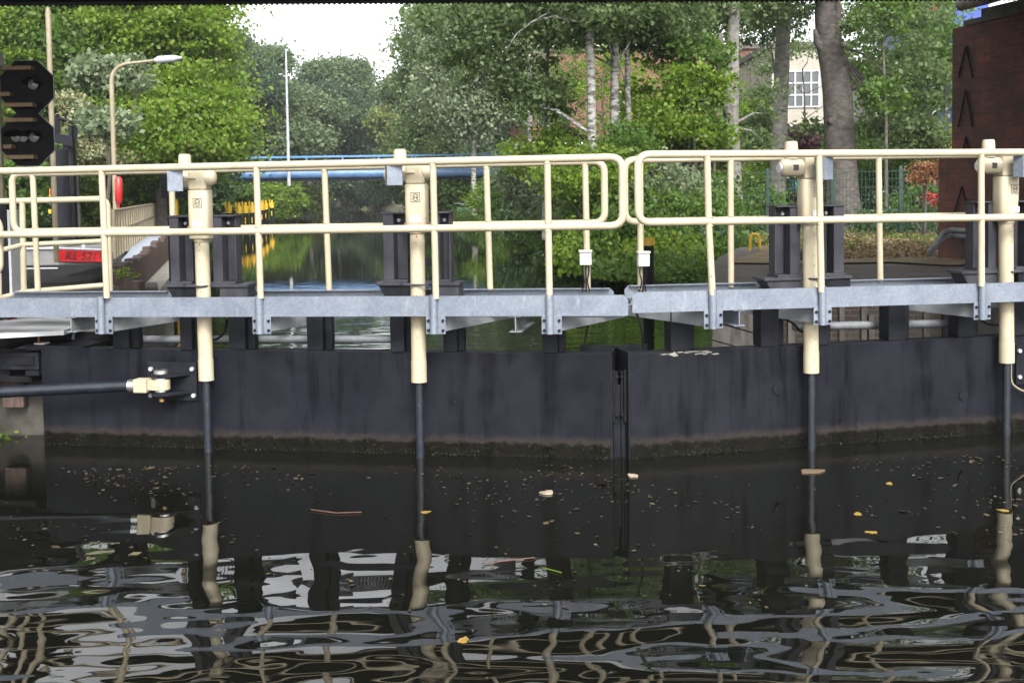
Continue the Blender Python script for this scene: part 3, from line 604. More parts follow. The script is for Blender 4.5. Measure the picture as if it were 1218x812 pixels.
def pedestal(fm, cxp, cols, ytop, ybase, plate, label, s, taper):
    v0, v1 = -.06, .11
    zt_ = fm.hit(cxp, ytop, 0)[1]; zb_ = fm.hit(cxp, ybase, 0)[1]
    xa, xb = fm.hit(plate[0], ybase, 0)[0], fm.hit(plate[1], ybase, 0)[0]
    t = thingF(fm, (xa+xb)/2, 0, zb_, 'actuator_pedestal', label, 'pedestal', 'dark grey pedestals carrying the actuators')
    for (a_, b_) in cols:
        x0, x1 = fm.hit(a_, (ytop+ybase)/2, v0)[0], fm.hit(b_, (ytop+ybase)/2, v0)[0]; w = x1-x0
        # H-section column with one flange towards the viewer, foot and head plates
        if s < 0: mb = MB().box(x0, x0+w*.45, v0, v1, zb_+.022, zt_-.014).box(x0+w*.45+.001, x1-.012, v1-.05, v1-.02, zb_+.022, zt_-.014).box(x1-.012, x1, v0+.05, v1, zb_+.022, zt_-.014)
        else: mb = MB().box(x1-w*.45, x1, v0, v1, zb_+.022, zt_-.014).box(x0+.012, x1-w*.45-.001, v1-.05, v1-.02, zb_+.022, zt_-.014).box(x0, x0+.011, v0+.05, v1, zb_+.022, zt_-.014)
        c = mk('column', mb, PED, t, bevel=.003)
        mk('head_plate', MB().box(x0-.012, x1+.012, v0-.012, v1+.012, zt_-.0135, zt_), PED, c, bevel=.002); mk('foot_plate', MB().box(x0-.006, x1+.012, v0-.012, v1+.012, zb_+.0005, zb_+.0215), PED, c, bevel=.002)
        for dz in (.07, .13): mk('bolt', MB().tube([((x0+x1)/2+.015*s*-1, v1-.055, zt_-dz), ((x0+x1)/2+.015*s*-1, v1-.085, zt_-dz)], .016, 6), GREYM, c)
    x0, x1 = fm.hit(cols[0][1], 300, 0)[0], fm.hit(cols[1][0], 300, 0)[0]
    if x1 > x0: mk('cross_bar', MB().box(x0-.01, x1+.01, .07, .085, zb_+.13, zb_+.20), PED, t)
    mk('base_plate', MB().box(xa, xb, -.09, .15, zb_-.026, zb_), PED, t, bevel=.003)
    mk('trunnion', MB().tube([(x0-.004, .0, zt_-.115), (x0+.03, .0, zt_-.115)], .03, 14), BRONZE, t)
    mk('trunnion', MB().tube([(x1-.03, .0, zt_-.115), (x1+.004, .0, zt_-.115)], .03, 14), BRONZE, t)
    # tapered supports under the plate
    w = xb-xa
    for (l, h_, tp) in ((xa+.02, xa+w*.42, .10), (xa+w*.66, xb-.01, 0.0)):
        mb = MB().prism([(l, zb_-.0265), (h_, zb_-.0265), (h_, zb_-.20), (l+tp, zb_-.20)], -.07, .12); mk('support', mb, DARK if (l < xa+.1) == (s < 0) else PED, t, bevel=.003)
    if True:
        ax = A[taper][2]; mk('strap', MB().tube(fillet([(x0-.02, -.05, zb_-.01), (x0+.0, -.19, zb_-.012), (x1-.0, -.19, zb_-.012), (x1+.02, -.05, zb_-.01)], .05), .009, 6), PED, t)
pedestal(FL, 243, ((202, 226), (253, 278)), 256, 337, (200, 299), 'dark pedestal around the leftmost actuator', -1, 0)
pedestal(FL, 497, ((456, 483), (514, 534)), 252, 335, (450, 549), 'dark pedestal around the second actuator from the left', -1, 1)
pedestal(FR, 962, ((925, 952), (977, 1004)), 244, 328, (904, 1008), 'dark pedestal around the third actuator, in front of the thick tree trunk', 1, 2)
pedestal(FR, 1196, ((1162, 1187), (1208, 1232)), 239, 320, (1137, 1240), 'dark pedestal around the actuator beside the brick abutment', 1, 3)

# ---------------------------------------------------------------- left side: lock wall, hinge, deck, quay railing
lw = thingW('lock_wall', 'stained concrete lock wall beside the left gate', 'wall', (-6, 12, 0))
mk('wall', slab([(-14, 10.98), (-4.42, 10.98), (-4.75, 14), (-5.2, 17.5), (-6.1, 19.6), (-6.6, 19.6), (-6.2, 17.5), (-6.5, 14), (-14, 14)], -.6, .62), paint('damp_stained_concrete', (.022, .02, .015), (.085, .078, .065), .85, 3, bs_=.4), lw)
mk('brick_face', MB().box(-14, -4.85, 10.93, 10.975, -.5, .55), BRICKW, lw)
mk('rubber_fender', MB().box(-4.76, -4.56, 10.86, 10.975, .28, .56), WOODB, lw, bevel=.01)
mk('coping', MB().box(-14, -4.44, 10.985, 13.9, .621, .78), CONCD, lw, bevel=.01)
P3 = lambda px, py, v: (FL.hit(px, py, v)[0], v, FL.hit(px, py, v)[1])
h = thingF(FL, -5.3, .2, .62, 'gate_hinge', 'black steel hinge block at the left end of the gate', 'hinge')
def bxp(name, a, b_, v0, v1, mat, par, bev=.004):
    x0, z0 = FL.hit(a[0], a[1], v0); x1, z1 = FL.hit(b_[0], b_[1], v0); return mk(name, MB().box(x0, x1, v0, v1, z1, z0), mat, par, bevel=bev)
bxp('top_plate', (30, 411), (100, 417), .02, .5, DARK, h); bxp('arm', (-20, 419), (46, 440), .03, .3, DARK, h); bxp('arm', (14, 424), (40, 434), .015, .028, RUBBER, h, 0)
bxp('lower_plate', (30, 441), (46, 447), .0, .3, DARK, h); bxp('bracket', (-20, 447), (38, 455), .08, .3, RUBBER, h); bxp('block', (-40, 425), (12, 452), .1, .6, DARK, h)
lb = bxp('lubricator', (40, 408), (52, 411), .1, .2, WHITEP, h); x, z = FL.hit(46, 404, .15); mk('valve', MB().tube([(x, .15, z-.02), (x, .15, z+.035)], .008, 8), REDP, lb); mk('valve_cap', MB().tube([(x, .15, z+.0355), (x, .15, z+.055)], .015, 8), ORANGE, lb)
t = thingF(FL, -5, .5, 1.0, 'supply_pipe', 'thick black pipe running below the left end of the walkway', 'pipe')
mk('pipe', MB().tube(fillet([P3(-60, 420, .55), P3(0, 412, .55), P3(30, 401, .55), P3(135, 403, .55)], .3), .065, 16), RUBBER, t)
mk('clamp', MB().tube([P3(90, 401.5, .55), P3(93, 401.5, .55)], .069, 16), GREYM, t)
cdk = thingW('gangway', 'white ribbed metal gangway deck at the left below the walkway', 'gangway', (-5, 12, 1.05))
gp = [Gz(px, py, 1.03) for px, py in ((-90, 405), (0, 397), (76, 393))]; gq = [p+np.array([0, 1.5, 0]) for p in gp]
mb = MB().prism([(p[0], p[1]) for p in gp]+[(p[0], p[1]) for p in gq[::-1]], .99, 1.03, 'z'); mk('deck', mb, WHITEW, cdk)
mb = MB(); n_ = 60
for i in range(n_):
    f_ = i/(n_-1); x = gp[0][0]+(gp[2][0]-gp[0][0])*f_; y = np.interp(x, [p[0] for p in gp], [p[1] for p in gp]); mb.box(x, x+.012, y+.01, y+1.45, 1.031, 1.036)
mk('tread_ribs', mb, GREYM, cdk)
qr = thingW('railing', 'cream railing of the gangway, low behind the left end of the gate', 'railing', (-5, 12, 1.05))
YY = 11.9
PQ = lambda px, py, Y=YY: tuple(Pt(px, py, Y))
mk('rail', MB().tube(fillet([PQ(-80, 241), PQ(0, 239.5), PQ(122, 236.5), PQ(128, 243), PQ(131, 352)], .09), .031, 14), CREAM, qr)
mk('rail', MB().tube([PQ(-60, 304), PQ(0, 298, 11.7), PQ(28, 291), PQ(127, 286.5)], .026, 12), CREAM, qr); mk('rail', MB().tube([PQ(-60, 366), PQ(2, 354, 11.7), PQ(28, 347), PQ(130, 338.5)], .026, 12), CREAM, qr)
mk('post', MB().tube([PQ(26.5, 240), PQ(28.5, 350)], .03, 12), CREAM, qr)
q2 = thingW('railing', 'cream railing end at the left picture edge, curved like a hook', 'railing', tuple(Pt(-20, 350, 10.4)))
PQ2 = lambda px, py: tuple(Pt(px, py, 10.35)); mk('rail', MB().tube(fillet([PQ2(-60, 256), PQ2(-8, 256), PQ2(0, 268), PQ2(0, 320), PQ2(-10, 328), PQ2(-60, 332)], .06), .03, 12), CREAM, q2); mk('post', MB().tube([PQ2(-2, 325), PQ2(-1, 372)], .027, 12), CREAM, q2)
# sheet-pile pier with boardwalk
pier = thingW('pier', 'boardwalk pier on brown timber piles with a low concrete ledge', 'pier', (-9, 30, 0))
pe = [(-5.7, 17.8), (-6.8, 20), (-8.7, 28), (-10.6, 36), (-13.2, 47), (-16.5, 62)]
mk('boardwalk', slab([(-7.65, 23.6), (-8.75, 28), (-10.65, 36), (-13.25, 47), (-16.55, 62), (-18.2, 62), (-14.6, 47), (-11.6, 36), (-9.6, 29.5), (-8.5, 25.6), (-7.9, 23.7)], .70, .86), paint('blue_grey_boards', (.20, .22, .26), (.30, .33, .38), .7, 6, stretch=(.5, 3, 1)), pier)
tot = 0; pilei = 0
for i in range(len(pe)-1):
    a_ = np.array(pe[i]); b_ = np.array(pe[i+1]); L_ = np.linalg.norm(b_-a_); k = 0
    while k < L_:
        p = a_+(b_-a_)*k/L_; w = .36
        if i < 4: mk('pile', MB().box(p[0]-.09, p[0]+.09, p[1]-.16, p[1]+.14, -.4, .95+random.uniform(-.05, .08)), WOODB, pier, bevel=.015)
        k += .42
mb = MB()
for i in range(len(pe)-1):
    a_, b_ = pe[i], pe[i+1]; mb.prism([(a_[0]+.12, a_[1]), (a_[0]+.55, a_[1]), (b_[0]+.55, b_[1]), (b_[0]+.12, b_[1])], -.3, .32, 'z')
mk('ledge', mb, CONC, pier)
bl = thingW('railing', 'cream post and rail fence along the boardwalk pier, far left', 'railing', (-11, 35, .86))
p0, p1 = np.array([-8.75, 25.9]), np.array([-17.6, 60])
for zz in (1.92, 1.45): mk('rail', MB().tube([(p0[0], p0[1], zz), (p1[0], p1[1], zz-.02)], .03, 8), POLE, bl)
mk('rail', MB().tube([(p1[0], p1[1], 1.9), (p1[0]+1.6, p1[1]+.5, 1.9)], .03, 8), POLE, bl)
for i in range(34):
    f_ = (i/33)**1.1; p = p0+(p1-p0)*f_; mk('post', MB().box(p[0]-.035, p[0]+.035, p[1]-.035, p[1]+.035, .86, 1.95), POLE, bl)
# block beside pile wall, near
t = thingW('mooring_block', 'dark concrete block at the near end of the pile wall', 'block', (-6.4, 19.3, .62)); mk('block', slab([(-6.9, 18.4), (-5.55, 18.4), (-5.9, 19.5), (-6.9, 19.5)], .621, .80), CONCD, t, bevel=.03)

# work boat
bt = thing('work_boat', 'grey flat-bowed work boat with red number bands moored by the pier', 'boat', Pt(43, 318, 30)*np.array([1, 1, 0])); bo = bt.location.copy()
def boatring(z, dx, dy): return [(-.55-dx*.2, -.0+dy), (.55+dx*.2, 0+dy), (1.5+dx, 1.05+dy), (1.65+dx, 2.2+dy), (1.65+dx, 7.5), (-1.65-dx, 7.5), (-1.65-dx, 2.2+dy), (-1.5-dx, 1.05+dy)]
mb = MB(); rings = [(-.2, -.5, 1.1), (.18, -.28, .52), (.50, -.05, .12), (.92, 0.0, 0.0)]; vs = []
zs = lambda z, i: z - (0 if i in (0, 1) else .12*(z/.92) if i in (2, 7) else .2*(z/.92))
for z, dx, dy in rings: vs += [(x, y, zs(z, i)) for i, (x, y) in enumerate(boatring(z, dx, dy))]
fs = [(r_*8+k, r_*8+(k+1) % 8, (r_+1)*8+(k+1) % 8, (r_+1)*8+k) for r_ in range(3) for k in range(8)]+[tuple(range(8))[::-1]]
mk('hull', mb.add(vs, fs), BOATG, bt)
inn = [(x*.95, y+.08 if i in (0, 1) else y, zs(.86, i)) for i, (x, y) in enumerate(boatring(.9, 0, 0))]; mk('deck', MB().add(inn, [tuple(range(8))]), BOATD, bt)
gr = [(x, y, zs(.93, i)) for i, (x, y) in enumerate(boatring(.92, .01, -.01))]; mk('gunwale', MB().tube(gr+[gr[0]], .035, 8, False), GREYM, bt)
def band(a, b_, i0, i1, name):
    A0 = Vector((*boatring(0, .01, -.012)[i0], zs(.90, i0))); A1 = Vector((*boatring(0, .01, -.012)[i1], zs(.90, i1)))
    lo0 = A0-Vector((0, -.06, .30)); lo1 = A1-Vector((0, -.0, .27)); lo0.x -= (.02 if A0.x > 0 else -.02)
    nrm = (A1-A0).cross(lo0-A0).normalized(); nrm = nrm if nrm.y < 0 else -nrm
    vs = [v+nrm*o for o in (.0, .02) for v in (A0+(A1-A0)*a, A0+(A1-A0)*b_, lo0+(lo1-lo0)*b_, lo0+(lo1-lo0)*a)]
    bo_ = mk(name, MB().add(vs, [(0, 1, 2, 3), (7, 6, 5, 4), (0, 4, 5, 1), (1, 5, 6, 2), (2, 6, 7, 3), (3, 7, 4, 0)]), REDP, bt)
    # lettering
    cu = bpy.data.curves.new('registration', 'FONT'); cu.body = 'KL 5211'; cu.size = .30; cu.shear = .15; cu.align_x = 'CENTER'; cu.align_y = 'CENTER'; cu.extrude = .002
    to = bpy.data.objects.new('tmp', cu); COL.objects.link(to); bpy.context.view_layer.update()
    me = bpy.data.meshes.new_from_object(to.evaluated_get(bpy.context.evaluated_depsgraph_get())); bpy.data.objects.remove(to); me.materials.clear(); me.materials.append(INK)
    o = bpy.data.objects.new('registration_number', me); COL.objects.link(o); o.parent = bo_
    xd = (A1-A0).normalized(); xd = xd if xd.x > 0 else -xd; yd = (A0+A1-lo0-lo1).normalized(); zd_ = xd.cross(yd).normalized(); yd = zd_.cross(xd)
    if zd_.y > 0: zd_ = -zd_
    c = (A0+A1+lo0+lo1)/4+nrm*.026
    o.matrix_local = Matrix(((xd.x, yd.x, zd_.x, c.x), (xd.y, yd.y, zd_.y, c.y), (xd.z, yd.z, zd_.z, c.z), (0, 0, 0, 1)))
band(.02, 1, 1, 2, 'number_band'); band(.02, 1, 0, 7, 'number_band')
mk('bollard', MB().tube([(.9, .9, .75), (.9, .9, 1.05)], .05, 8).tube([(1.2, 1.8, .7), (1.2, 1.8, 1.05)], .04, 8), GREYM, bt)
mk('rub_strake', MB().tube([(-.56, -.01, .42), (.56, -.01, .42)], .02, 6), GREYM, bt)

# ---------------------------------------------------------------- signals, poles, piles on the left
def octa(px, py, Y, rpx): 
    c = Pt(px, py, Y); r_ = rpx*Y/FPX/math.cos(math.pi/8); return c, r_, [(c[0]+r_*math.cos(math.pi/8+k*math.pi/4), c[2]+r_*math.sin(math.pi/8+k*math.pi/4)) for k in range(8)]
Y = 16
for (px, py, r_, lamps, slats, lab) in ((32.5, 104, 31, ((41, 101),), ((3, 37, 81), (0, 12, 112), (4, 39, 125)), 'upper black octagonal signal board with one lamp'), (33.5, 166, 31, ((21, 163), (29, 163), (42, 163)), ((4, 39, 143), (4, 14, 174.5), (5, 40, 187)), 'lower black octagonal signal board with a row of lamps')):
    c, rr, poly = octa(px, py, Y, r_)
    t = thingW('signal_board', lab, 'signal', c, 'black octagonal lock signals'); mk('board', MB().prism(poly, Y-.02, Y+.03), RUBBER, t); mk('rim', MB().tube([(x, Y, z) for x, z in poly]+[(poly[0][0], Y, poly[0][1])], .008, 6, False), GREYM, t)
    for a, b_ in lamps:
        q = Pt(a, b_, Y-.03); l = mk('lamp', MB().tube([(q[0], Y-.021, q[2]), (q[0], Y-.075, q[2])], [.075, .075], 20), RUBBER, t); mk('lens', MB().tube([(q[0], Y-.0755, q[2]), (q[0], Y-.095, q[2])], [.07, .035], 20), LENS, l)
        hd = MB()
        for k in range(9):
            a0, a1 = math.pi*k/9, math.pi*(k+1)/9; hd.add([(q[0]+.088*math.cos(a_), yy, q[2]+.088*math.sin(a_)) for yy in (Y-.02, Y-.28) for a_ in (a0, a1)], [(0, 1, 3, 2)])
        mk('hood', hd, RUBBER, l)
    for (a, b_, yy) in slats:
        q0, q1 = Pt(a, yy, Y-.2), Pt(b_, yy, Y-.2); mk('slat', MB().box(q0[0], q1[0], Y-.21, Y-.06, q0[2]-.025, q0[2]+.025), SLAT, t)
t = thingW('signal_mast', 'brown timber-coloured mast holding the signal boards at the left edge', 'mast', Pt(2, 300, Y+.1)*np.array([1, 1, 0])+np.array([0, 0, .9]))
m0 = Pt(1.5, 200, Y+.1); mk('post', MB().box(m0[0]-.03, m0[0]+.03, Y+.05, Y+.11, -.3, 4.2), POLE, t); mk('cap_box', MB().box(m0[0]-.06, m0[0]+.07, Y-.0, Y+.14, 4.02, 4.2), GREYM, t)
def polelamp(name, label, px, Y, ybase_z, pts, r0, r1, mat, cat='street lamp', head=None):
    b0 = Pt(px, 300, Y); t = thingW(name, label, cat, (b0[0], Y, ybase_z)); P = [(Pt(px, 280, Y)[0], Y, ybase_z)]+[tuple(Pt(a, b_, Y)) for a, b_ in pts]
    P[0] = (P[1][0]-(0), Y, ybase_z); F_ = fillet(P, .5); n_ = len(F_); mk('pole', MB().tube(F_, [r0+(r1-r0)*i/(n_-1) for i in range(n_)], 10), mat, t)
    if head:
        a, b_ = head; A_, B_ = Vector(tuple(Pt(*a, Y))), Vector(tuple(Pt(*b_, Y))); mk('lamp_head', MB().tube([A_, A_.lerp(B_, .15), A_.lerp(B_, .7), B_], [.06, .11, .10, .04], 10), GREYM, t)
    return t
polelamp('street_lamp', 'tall tan pole behind the black signal boards', 57, 24, .9, [(57, 12), (58, 9)], .055, .04, POLE, 'pole')
polelamp('street_lamp', 'tan street lamp with a grey head on a curved arm over the boardwalk', 132.5, 33, .86, [(132, 78), (185, 72)], .07, .04, POLE, head=((184, 72), (216, 69)))
mt = polelamp('lamp_mast', 'thin grey mast standing above the blue pipe bridge', 341, 68.5, 2.7, [(340, 58)], .11, .05, GREYM, 'mast')
t = thingW('lifebuoy_case', 'red narrow lifebuoy case on the tan lamp pole', 'lifebuoy case', Pt(141, 243, 32.9)); c0, c1_ = Pt(141, 210, 32.9), Pt(141.5, 242, 32.9)
mk('case', MB().tube([c0, c0+(c1_-c0)*.1, c0+(c1_-c0)*.9, c1_], [.04, .10, .10, .05], 14), REDP, t); mk('stand', MB().tube([c1_+np.array([0, 0, .1]), (c1_[0]-.06, c1_[1], .86)], .03, 8), REDP, t)
t = thingW('steel_pile', 'thick black steel pile standing beside the work boat', 'pile', Pt(70, 300, 39)*np.array([1, 1, 0])); q = Pt(69.5, 178, 39)
mk('pile', MB().tube([(q[0]+.06, q[1], -.5), (q[0], q[1], q[2])], .31, 24), DARK, t)
t = thingW('hoist_chain', 'yellow and red snatch hook hanging on the black pile', 'hook', Pt(60, 245, 38.6)); mk('hook', MB().tube(fillet([Pt(63, 208, 38.6), Pt(63, 228, 38.6), Pt(60, 232, 38.6), Pt(60, 226, 38.6)], .05), .03, 6), REDP, t); mk('buoy', MB().box(*sorted((Pt(59, 250, 38.6)[0], Pt(62, 250, 38.6)[0])), 38.5, 38.65, Pt(60, 254, 38.6)[2], Pt(60, 249, 38.6)[2]), YEL, t); mk('strap', MB().tube([Pt(59.5, 225, 38.6), Pt(59.5, 234, 38.6)], .03, 6), YEL, t)
t = thingW('steel_gantry', 'black steel frame rising behind the thick pile', 'frame', Pt(88, 300, 41)*np.array([1, 1, 0]))
def bar(a, b_, Y, w, name='beam', mat=DARK): mk(name, MB().tube([Pt(*a, Y), Pt(*b_, Y)], w, 4), mat, t)
q = Pt(86, 280, 41); mk('column', MB().box(q[0]-.2, q[0]+.03, 40.9, 41.1, -.3, Pt(85, 160, 41)[2]), PED, t); mk('column', MB().box(q[0]+.06, q[0]+.16, 40.85, 41.15, -.3, Pt(85, 150, 41)[2]), DARK, t)
bar((67, 140), (90, 147), 41, .06); mk('beam', MB().prism([(Pt(64, 157, 41)[0], Pt(64, 157, 41)[2]), (Pt(91, 164, 41)[0], Pt(91, 164, 41)[2]), (Pt(91, 175, 41)[0], Pt(91, 175, 41)[2]), (Pt(64, 169, 41)[0], Pt(64, 169, 41)[2])], 40.6, 40.8), DARK, t)
bar((68, 138), (68, 160), 41, .11); bar((89, 146), (89, 166), 41, .09)
t = thingW('junction_cabinet', 'small black cabinet left of the first actuator beyond the walkway', 'cabinet', Pt(200, 236, 24)); q0, q1 = Pt(191, 208, 24), Pt(213, 236, 24)
mk('cabinet', MB().box(q0[0], q1[0], 24, 24.3, q1[2], q0[2]), DARK, t, bevel=.01); mk('post', MB().box(q0[0]+.1, q0[0]+.16, 24.05, 24.15, .1, q1[2]), DARK, t); mk('post', MB().box(q1[0]-.12, q1[0]-.06, 24.05, 24.15, .1, q1[2]), YEL, t)
# white signboards left edge
t = thingW('control_box', 'grey cabinet at the left picture edge behind the railing', 'cabinet', Pt(5, 300, 14)); q0, q1 = Pt(-14, 240, 14), Pt(9, 300, 14)
mk('cabinet', MB().box(q0[0], q1[0], 14, 14.3, .78, q0[2]), DARK, t, bevel=.01); mk('door', MB().box(q1[0]+.001, q1[0]+.03, 14.02, 14.28, .9, q0[2]-.1), WHITEW, t)
# yellow topped dolphins
proto = None
for px, py, b_ in ((273, 262, 279), (285, 261, 280), (293, 260.5, 279), (301, 260, 278), (312.5, 258, 272), (317, 257, 270), (324, 252, 266)):
    Y = CH*FPX/(b_-(227-.014*(px-609))); q = Pt(px, b_, Y)
    if proto is None:
        o = thing('mooring_pile', 'black mooring pile with yellow cap in the canal', 'mooring pile', (q[0], Y, 0), 0, 'yellow topped mooring piles along the left bank'); r_ = .17
        mk('pile', MB().tube([(0, 0, -.5), (0, 0, 1.2)], .14, 12), RUBBER, o); mk('cap', MB().tube([(0, 0, 1.201), (0, 0, 1.6), (0, 0, 1.601), (0, 0, 1.8)], [.165, .165, .08, .08], 12).box(-.20, -.14, -.05, .05, 1.35, 1.85), YEL, o); mk('reflector', MB().box(-.03, .03, -.16, -.142, .6, .95), YEL, o); proto = o
    else:
        o = proto.copy(); COL.objects.link(o)
        for ch in list(proto.children): c = ch.copy(); COL.objects.link(c); c.parent = o
    o.location = (q[0], Y, 0); o.scale = (1, 1, 1)
    if px == 324: o['label'] = 'black mooring pile with yellow cap farthest along the row, apart from the rest'
    if px == 273: o['label'] = 'black mooring pile with yellow cap nearest, leftmost of the row'
# floating yellow post near the mitre behind
t = thingW('mooring_pile', 'dark mooring pile with yellow bands behind the gap between the gates', 'mooring pile', Gz(764, 430, 0)); q = Gz(764, 420, 0); Yp = 21.0
zz = lambda py: Pt(771, py, Yp)[2]; xx = Pt(771, 300, Yp)[0]
mk('pile', MB().tube([(xx, Yp, -.5), (xx, Yp, zz(292))], .10, 12), RUBBER, t); mk('cap', MB().tube([(xx, Yp, zz(291.9)), (xx, Yp, zz(283))], .12, 12), YEL, t); t.location = (xx, Yp, 0)
for ch in t.children: ch.location = (ORG[t].x-xx, ORG[t].y-Yp, ORG[t].z)

# ---------------------------------------------------------------- blue pipe bridge
t = thingW('pipe_bridge', 'blue pipe bridge with light blue handrail crossing the canal', 'pipe bridge', (-8, 70, 3))
Y = 70; e0, e1 = Pt(150, 207, Y), Pt(616, 207, Y)
xx0, xx1 = e0[0], e1[0]; zc = Pt(430, 206.5, Y)[2]
mk('pipe', MB().tube([(xx0, Y, zc), (xx1, Y, zc)], .30, 20), BLUE, t); mk('pipe', MB().tube([(xx0, Y+.9, zc+.12), (xx1, Y+.9, zc+.12)], .25, 16), BLUE, t)
mk('girder', MB().box(xx0, xx1, Y-.25, Y+.1, zc-.42, zc-.30), DARK, t); mk('catwalk', MB().box(xx0, xx1, Y+.2, Y+1.2, zc+.44, zc+.52), GREYM, t)
zr_ = Pt(430, 185.5, Y)[2]; mk('handrail', MB().box(xx0, xx1, Y+.2, Y+.28, zr_-.06, zr_+.05), LBLUE, t)
mk('handrail', MB().box(xx0, xx1, Y+1.1, Y+1.16, zr_-.02, zr_+.05), LBLUE, t)
for px in (192, 235, 278, 321, 364, 407, 450, 490, 494, 532, 537, 580, 612):
    q = Pt(px, 190, Y); mk('handrail_post', MB().box(q[0]-.04, q[0]+.04, Y+.2, Y+.28, zc+.52, zr_-.0601), LBLUE, t)
mk('elbow', MB().tube(fillet([(xx1-.1, Y, zc), (xx1+.5, Y, zc), (xx1+.7, Y-.2, zc-.5), (xx1+.6, Y-.3, zc-1.0)], .3), .22, 14), BLUE, t)
mk('pipe_flange', MB().tube([(xx1-.2, Y, zc), (xx1-.1, Y, zc)], .38, 18), BLUE, t)
mk('branch_pipe', MB().tube([Pt(635, 207, 69), Pt(688, 205, 69)], .16, 12), LBLUE, t)
t = thingW('pipe_tower', 'narrow red brick pier with grey pipe at the end of the blue bridge', 'pier', (Pt(614, 300, 71)[0], 71, .9))
q0, q1 = Pt(606, 104, 71), Pt(623, 200, 71)
mk('brick_pillar', MB().box(q0[0], q0[0]+.34, 70.8, 71.4, .9, q0[2]), BRICKB, t); mk('brick_pillar', MB().box(q1[0]-.34, q1[0], 70.8, 71.4, .9, q0[2]), BRICKB, t); mk('steel_post', MB().box(q0[0]+.36, q1[0]-.36, 71, 71.2, .9, q0[2]+.3), GREYM, t)
mk('head', MB().box(q0[0], q0[0]+.5, 70.9, 71.3, q0[2]+.001, q0[2]+.6), GREYM, t); mk('white_pipe', MB().tube(fillet([Pt(612, 205, 70), Pt(612, 171, 70), Pt(700, 171, 70)], .4), .10, 10), WHITEW, t)
mk('light_bar', MB().box(Pt(603, 96, 70)[0], Pt(618, 96, 70)[0], 69.8, 70, Pt(603, 97, 70)[2], Pt(603, 95, 70)[2]), WHITEW, t)

# ---------------------------------------------------------------- buildings beyond the trees
def building(label, x0p, x1p, ytop, Y, mat, wins, depth=12, roof=None, name='building'):
    a, b_ = Pt(x0p, ytop, Y), Pt(x1p, ytop, Y); t = thingW(name, label, 'building', ((a[0]+b_[0])/2, Y, .9))
    mk('wall', MB().box(a[0], b_[0], Y, Y+depth, .5, a[2]), mat, t)
    mk('roof', MB().box(a[0]-.2, b_[0]+.2, Y-.2, Y+depth+.2, a[2]+.001, a[2]+.3), roof or CONCD, t)
    for (wx0, wy0, wx1, wy1, nx, ny) in wins:
        p, q = Pt(wx0, wy0, Y), Pt(wx1, wy1, Y); f_ = MB(); w = .07
        xs_ = [p[0]+(q[0]-p[0])*i/nx for i in range(nx+1)]; zs_ = [q[2]+(p[2]-q[2])*i/ny for i in range(ny+1)]
        for x in xs_: f_.box(x-w/2, x+w/2, Y-.08, Y-.02, zs_[0], zs_[-1])
        for z in zs_: f_.box(xs_[0], xs_[-1], Y-.085, Y-.021, z-w/2, z+w/2)
        wo = mk('window', f_, WHITEW, t); mk('pane', MB().box(p[0], q[0], Y-.019, Y-.006, q[2], p[2]), GLASS, wo)
    return t
building('red brick building glimpsed through the birches in the middle', 628, 905, 62, 78, BRICKB, [(640, 120, 655, 150, 2, 3), (735, 110, 752, 145, 2, 3), (790, 110, 808, 145, 2, 3), (880, 70, 895, 90, 2, 2), (842, 150, 862, 172, 2, 2)])
building('pale building with tall white grid window behind the poplar trunks', 918, 1012, 58, 60, PALEW, [(936, 85, 974, 127, 4, 3), (985, 85, 1005, 127, 2, 3), (940, 150, 972, 185, 3, 3)])
building('white facade behind the leaves at the right', 1040, 1134, 78, 66, WHITEW, [(1050, 90, 1062, 120, 2, 2), (1080, 90, 1092, 120, 2, 2), (1108, 90, 1120, 120, 2, 2)])
building('deep blue hall above the abutment at the top right', 1136, 1176, -6, 60, DBLUE, []); 
t = thingW('site_cabin', 'teal container behind the green mesh fence', 'container', Pt(960, 250, 44)); q0, q1 = Pt(937, 212, 44), Pt(987, 262, 44)
mb = MB().box(q0[0], q1[0], 44, 47, .95, q0[2]); mk('body', mb, TEAL, t); mb = MB(); x = q0[0]+.05
while x < q1[0]-.1: mb.box(x, x+.06, 43.96, 43.999, 1.0, q0[2]-.1); x += .16
mk('corrugation', mb, TEAL, t)
t = thingW('striped_mast', 'red and white striped mast standing far behind the right trees', 'mast', (Pt(1111, 100, 58)[0], 58, .9)); x = Pt(1111, 100, 58)[0]; z = .9; i = 0
while z < 12.5: mk('band', MB().tube([(x, 58, z), (x, 58, z+.75)], .11, 8), REDP if i % 2 else WHITEW, t); z += .7501; i += 1
t = thingW('green_shed', 'small green boarded landing on the far right bank', 'shed', Gz(550, 265, 0)); q = Gz(550, 263, 0)
mb = MB().box(q[0]-.4, q[0]+1.9, q[1]-.5, q[1]+2.5, .0, 1.05); mk('wall', mb, GREENP, t); mb = MB()
for i in range(12): mb.box(q[0]-.38+i*.19, q[0]-.35+i*.19, q[1]-.53, q[1]-.501, .0, 1.0)
mk('board_joint', mb, FENCEG, t); mk('roof', MB().add([(q[0]-.6, q[1]-.7, 1.35), (q[0]+2.1, q[1]-.7, 1.06), (q[0]+2.1, q[1]+2.7, 1.06), (q[0]-.6, q[1]+2.7, 1.35)], [(0, 1, 2, 3)]), GREYM, t)

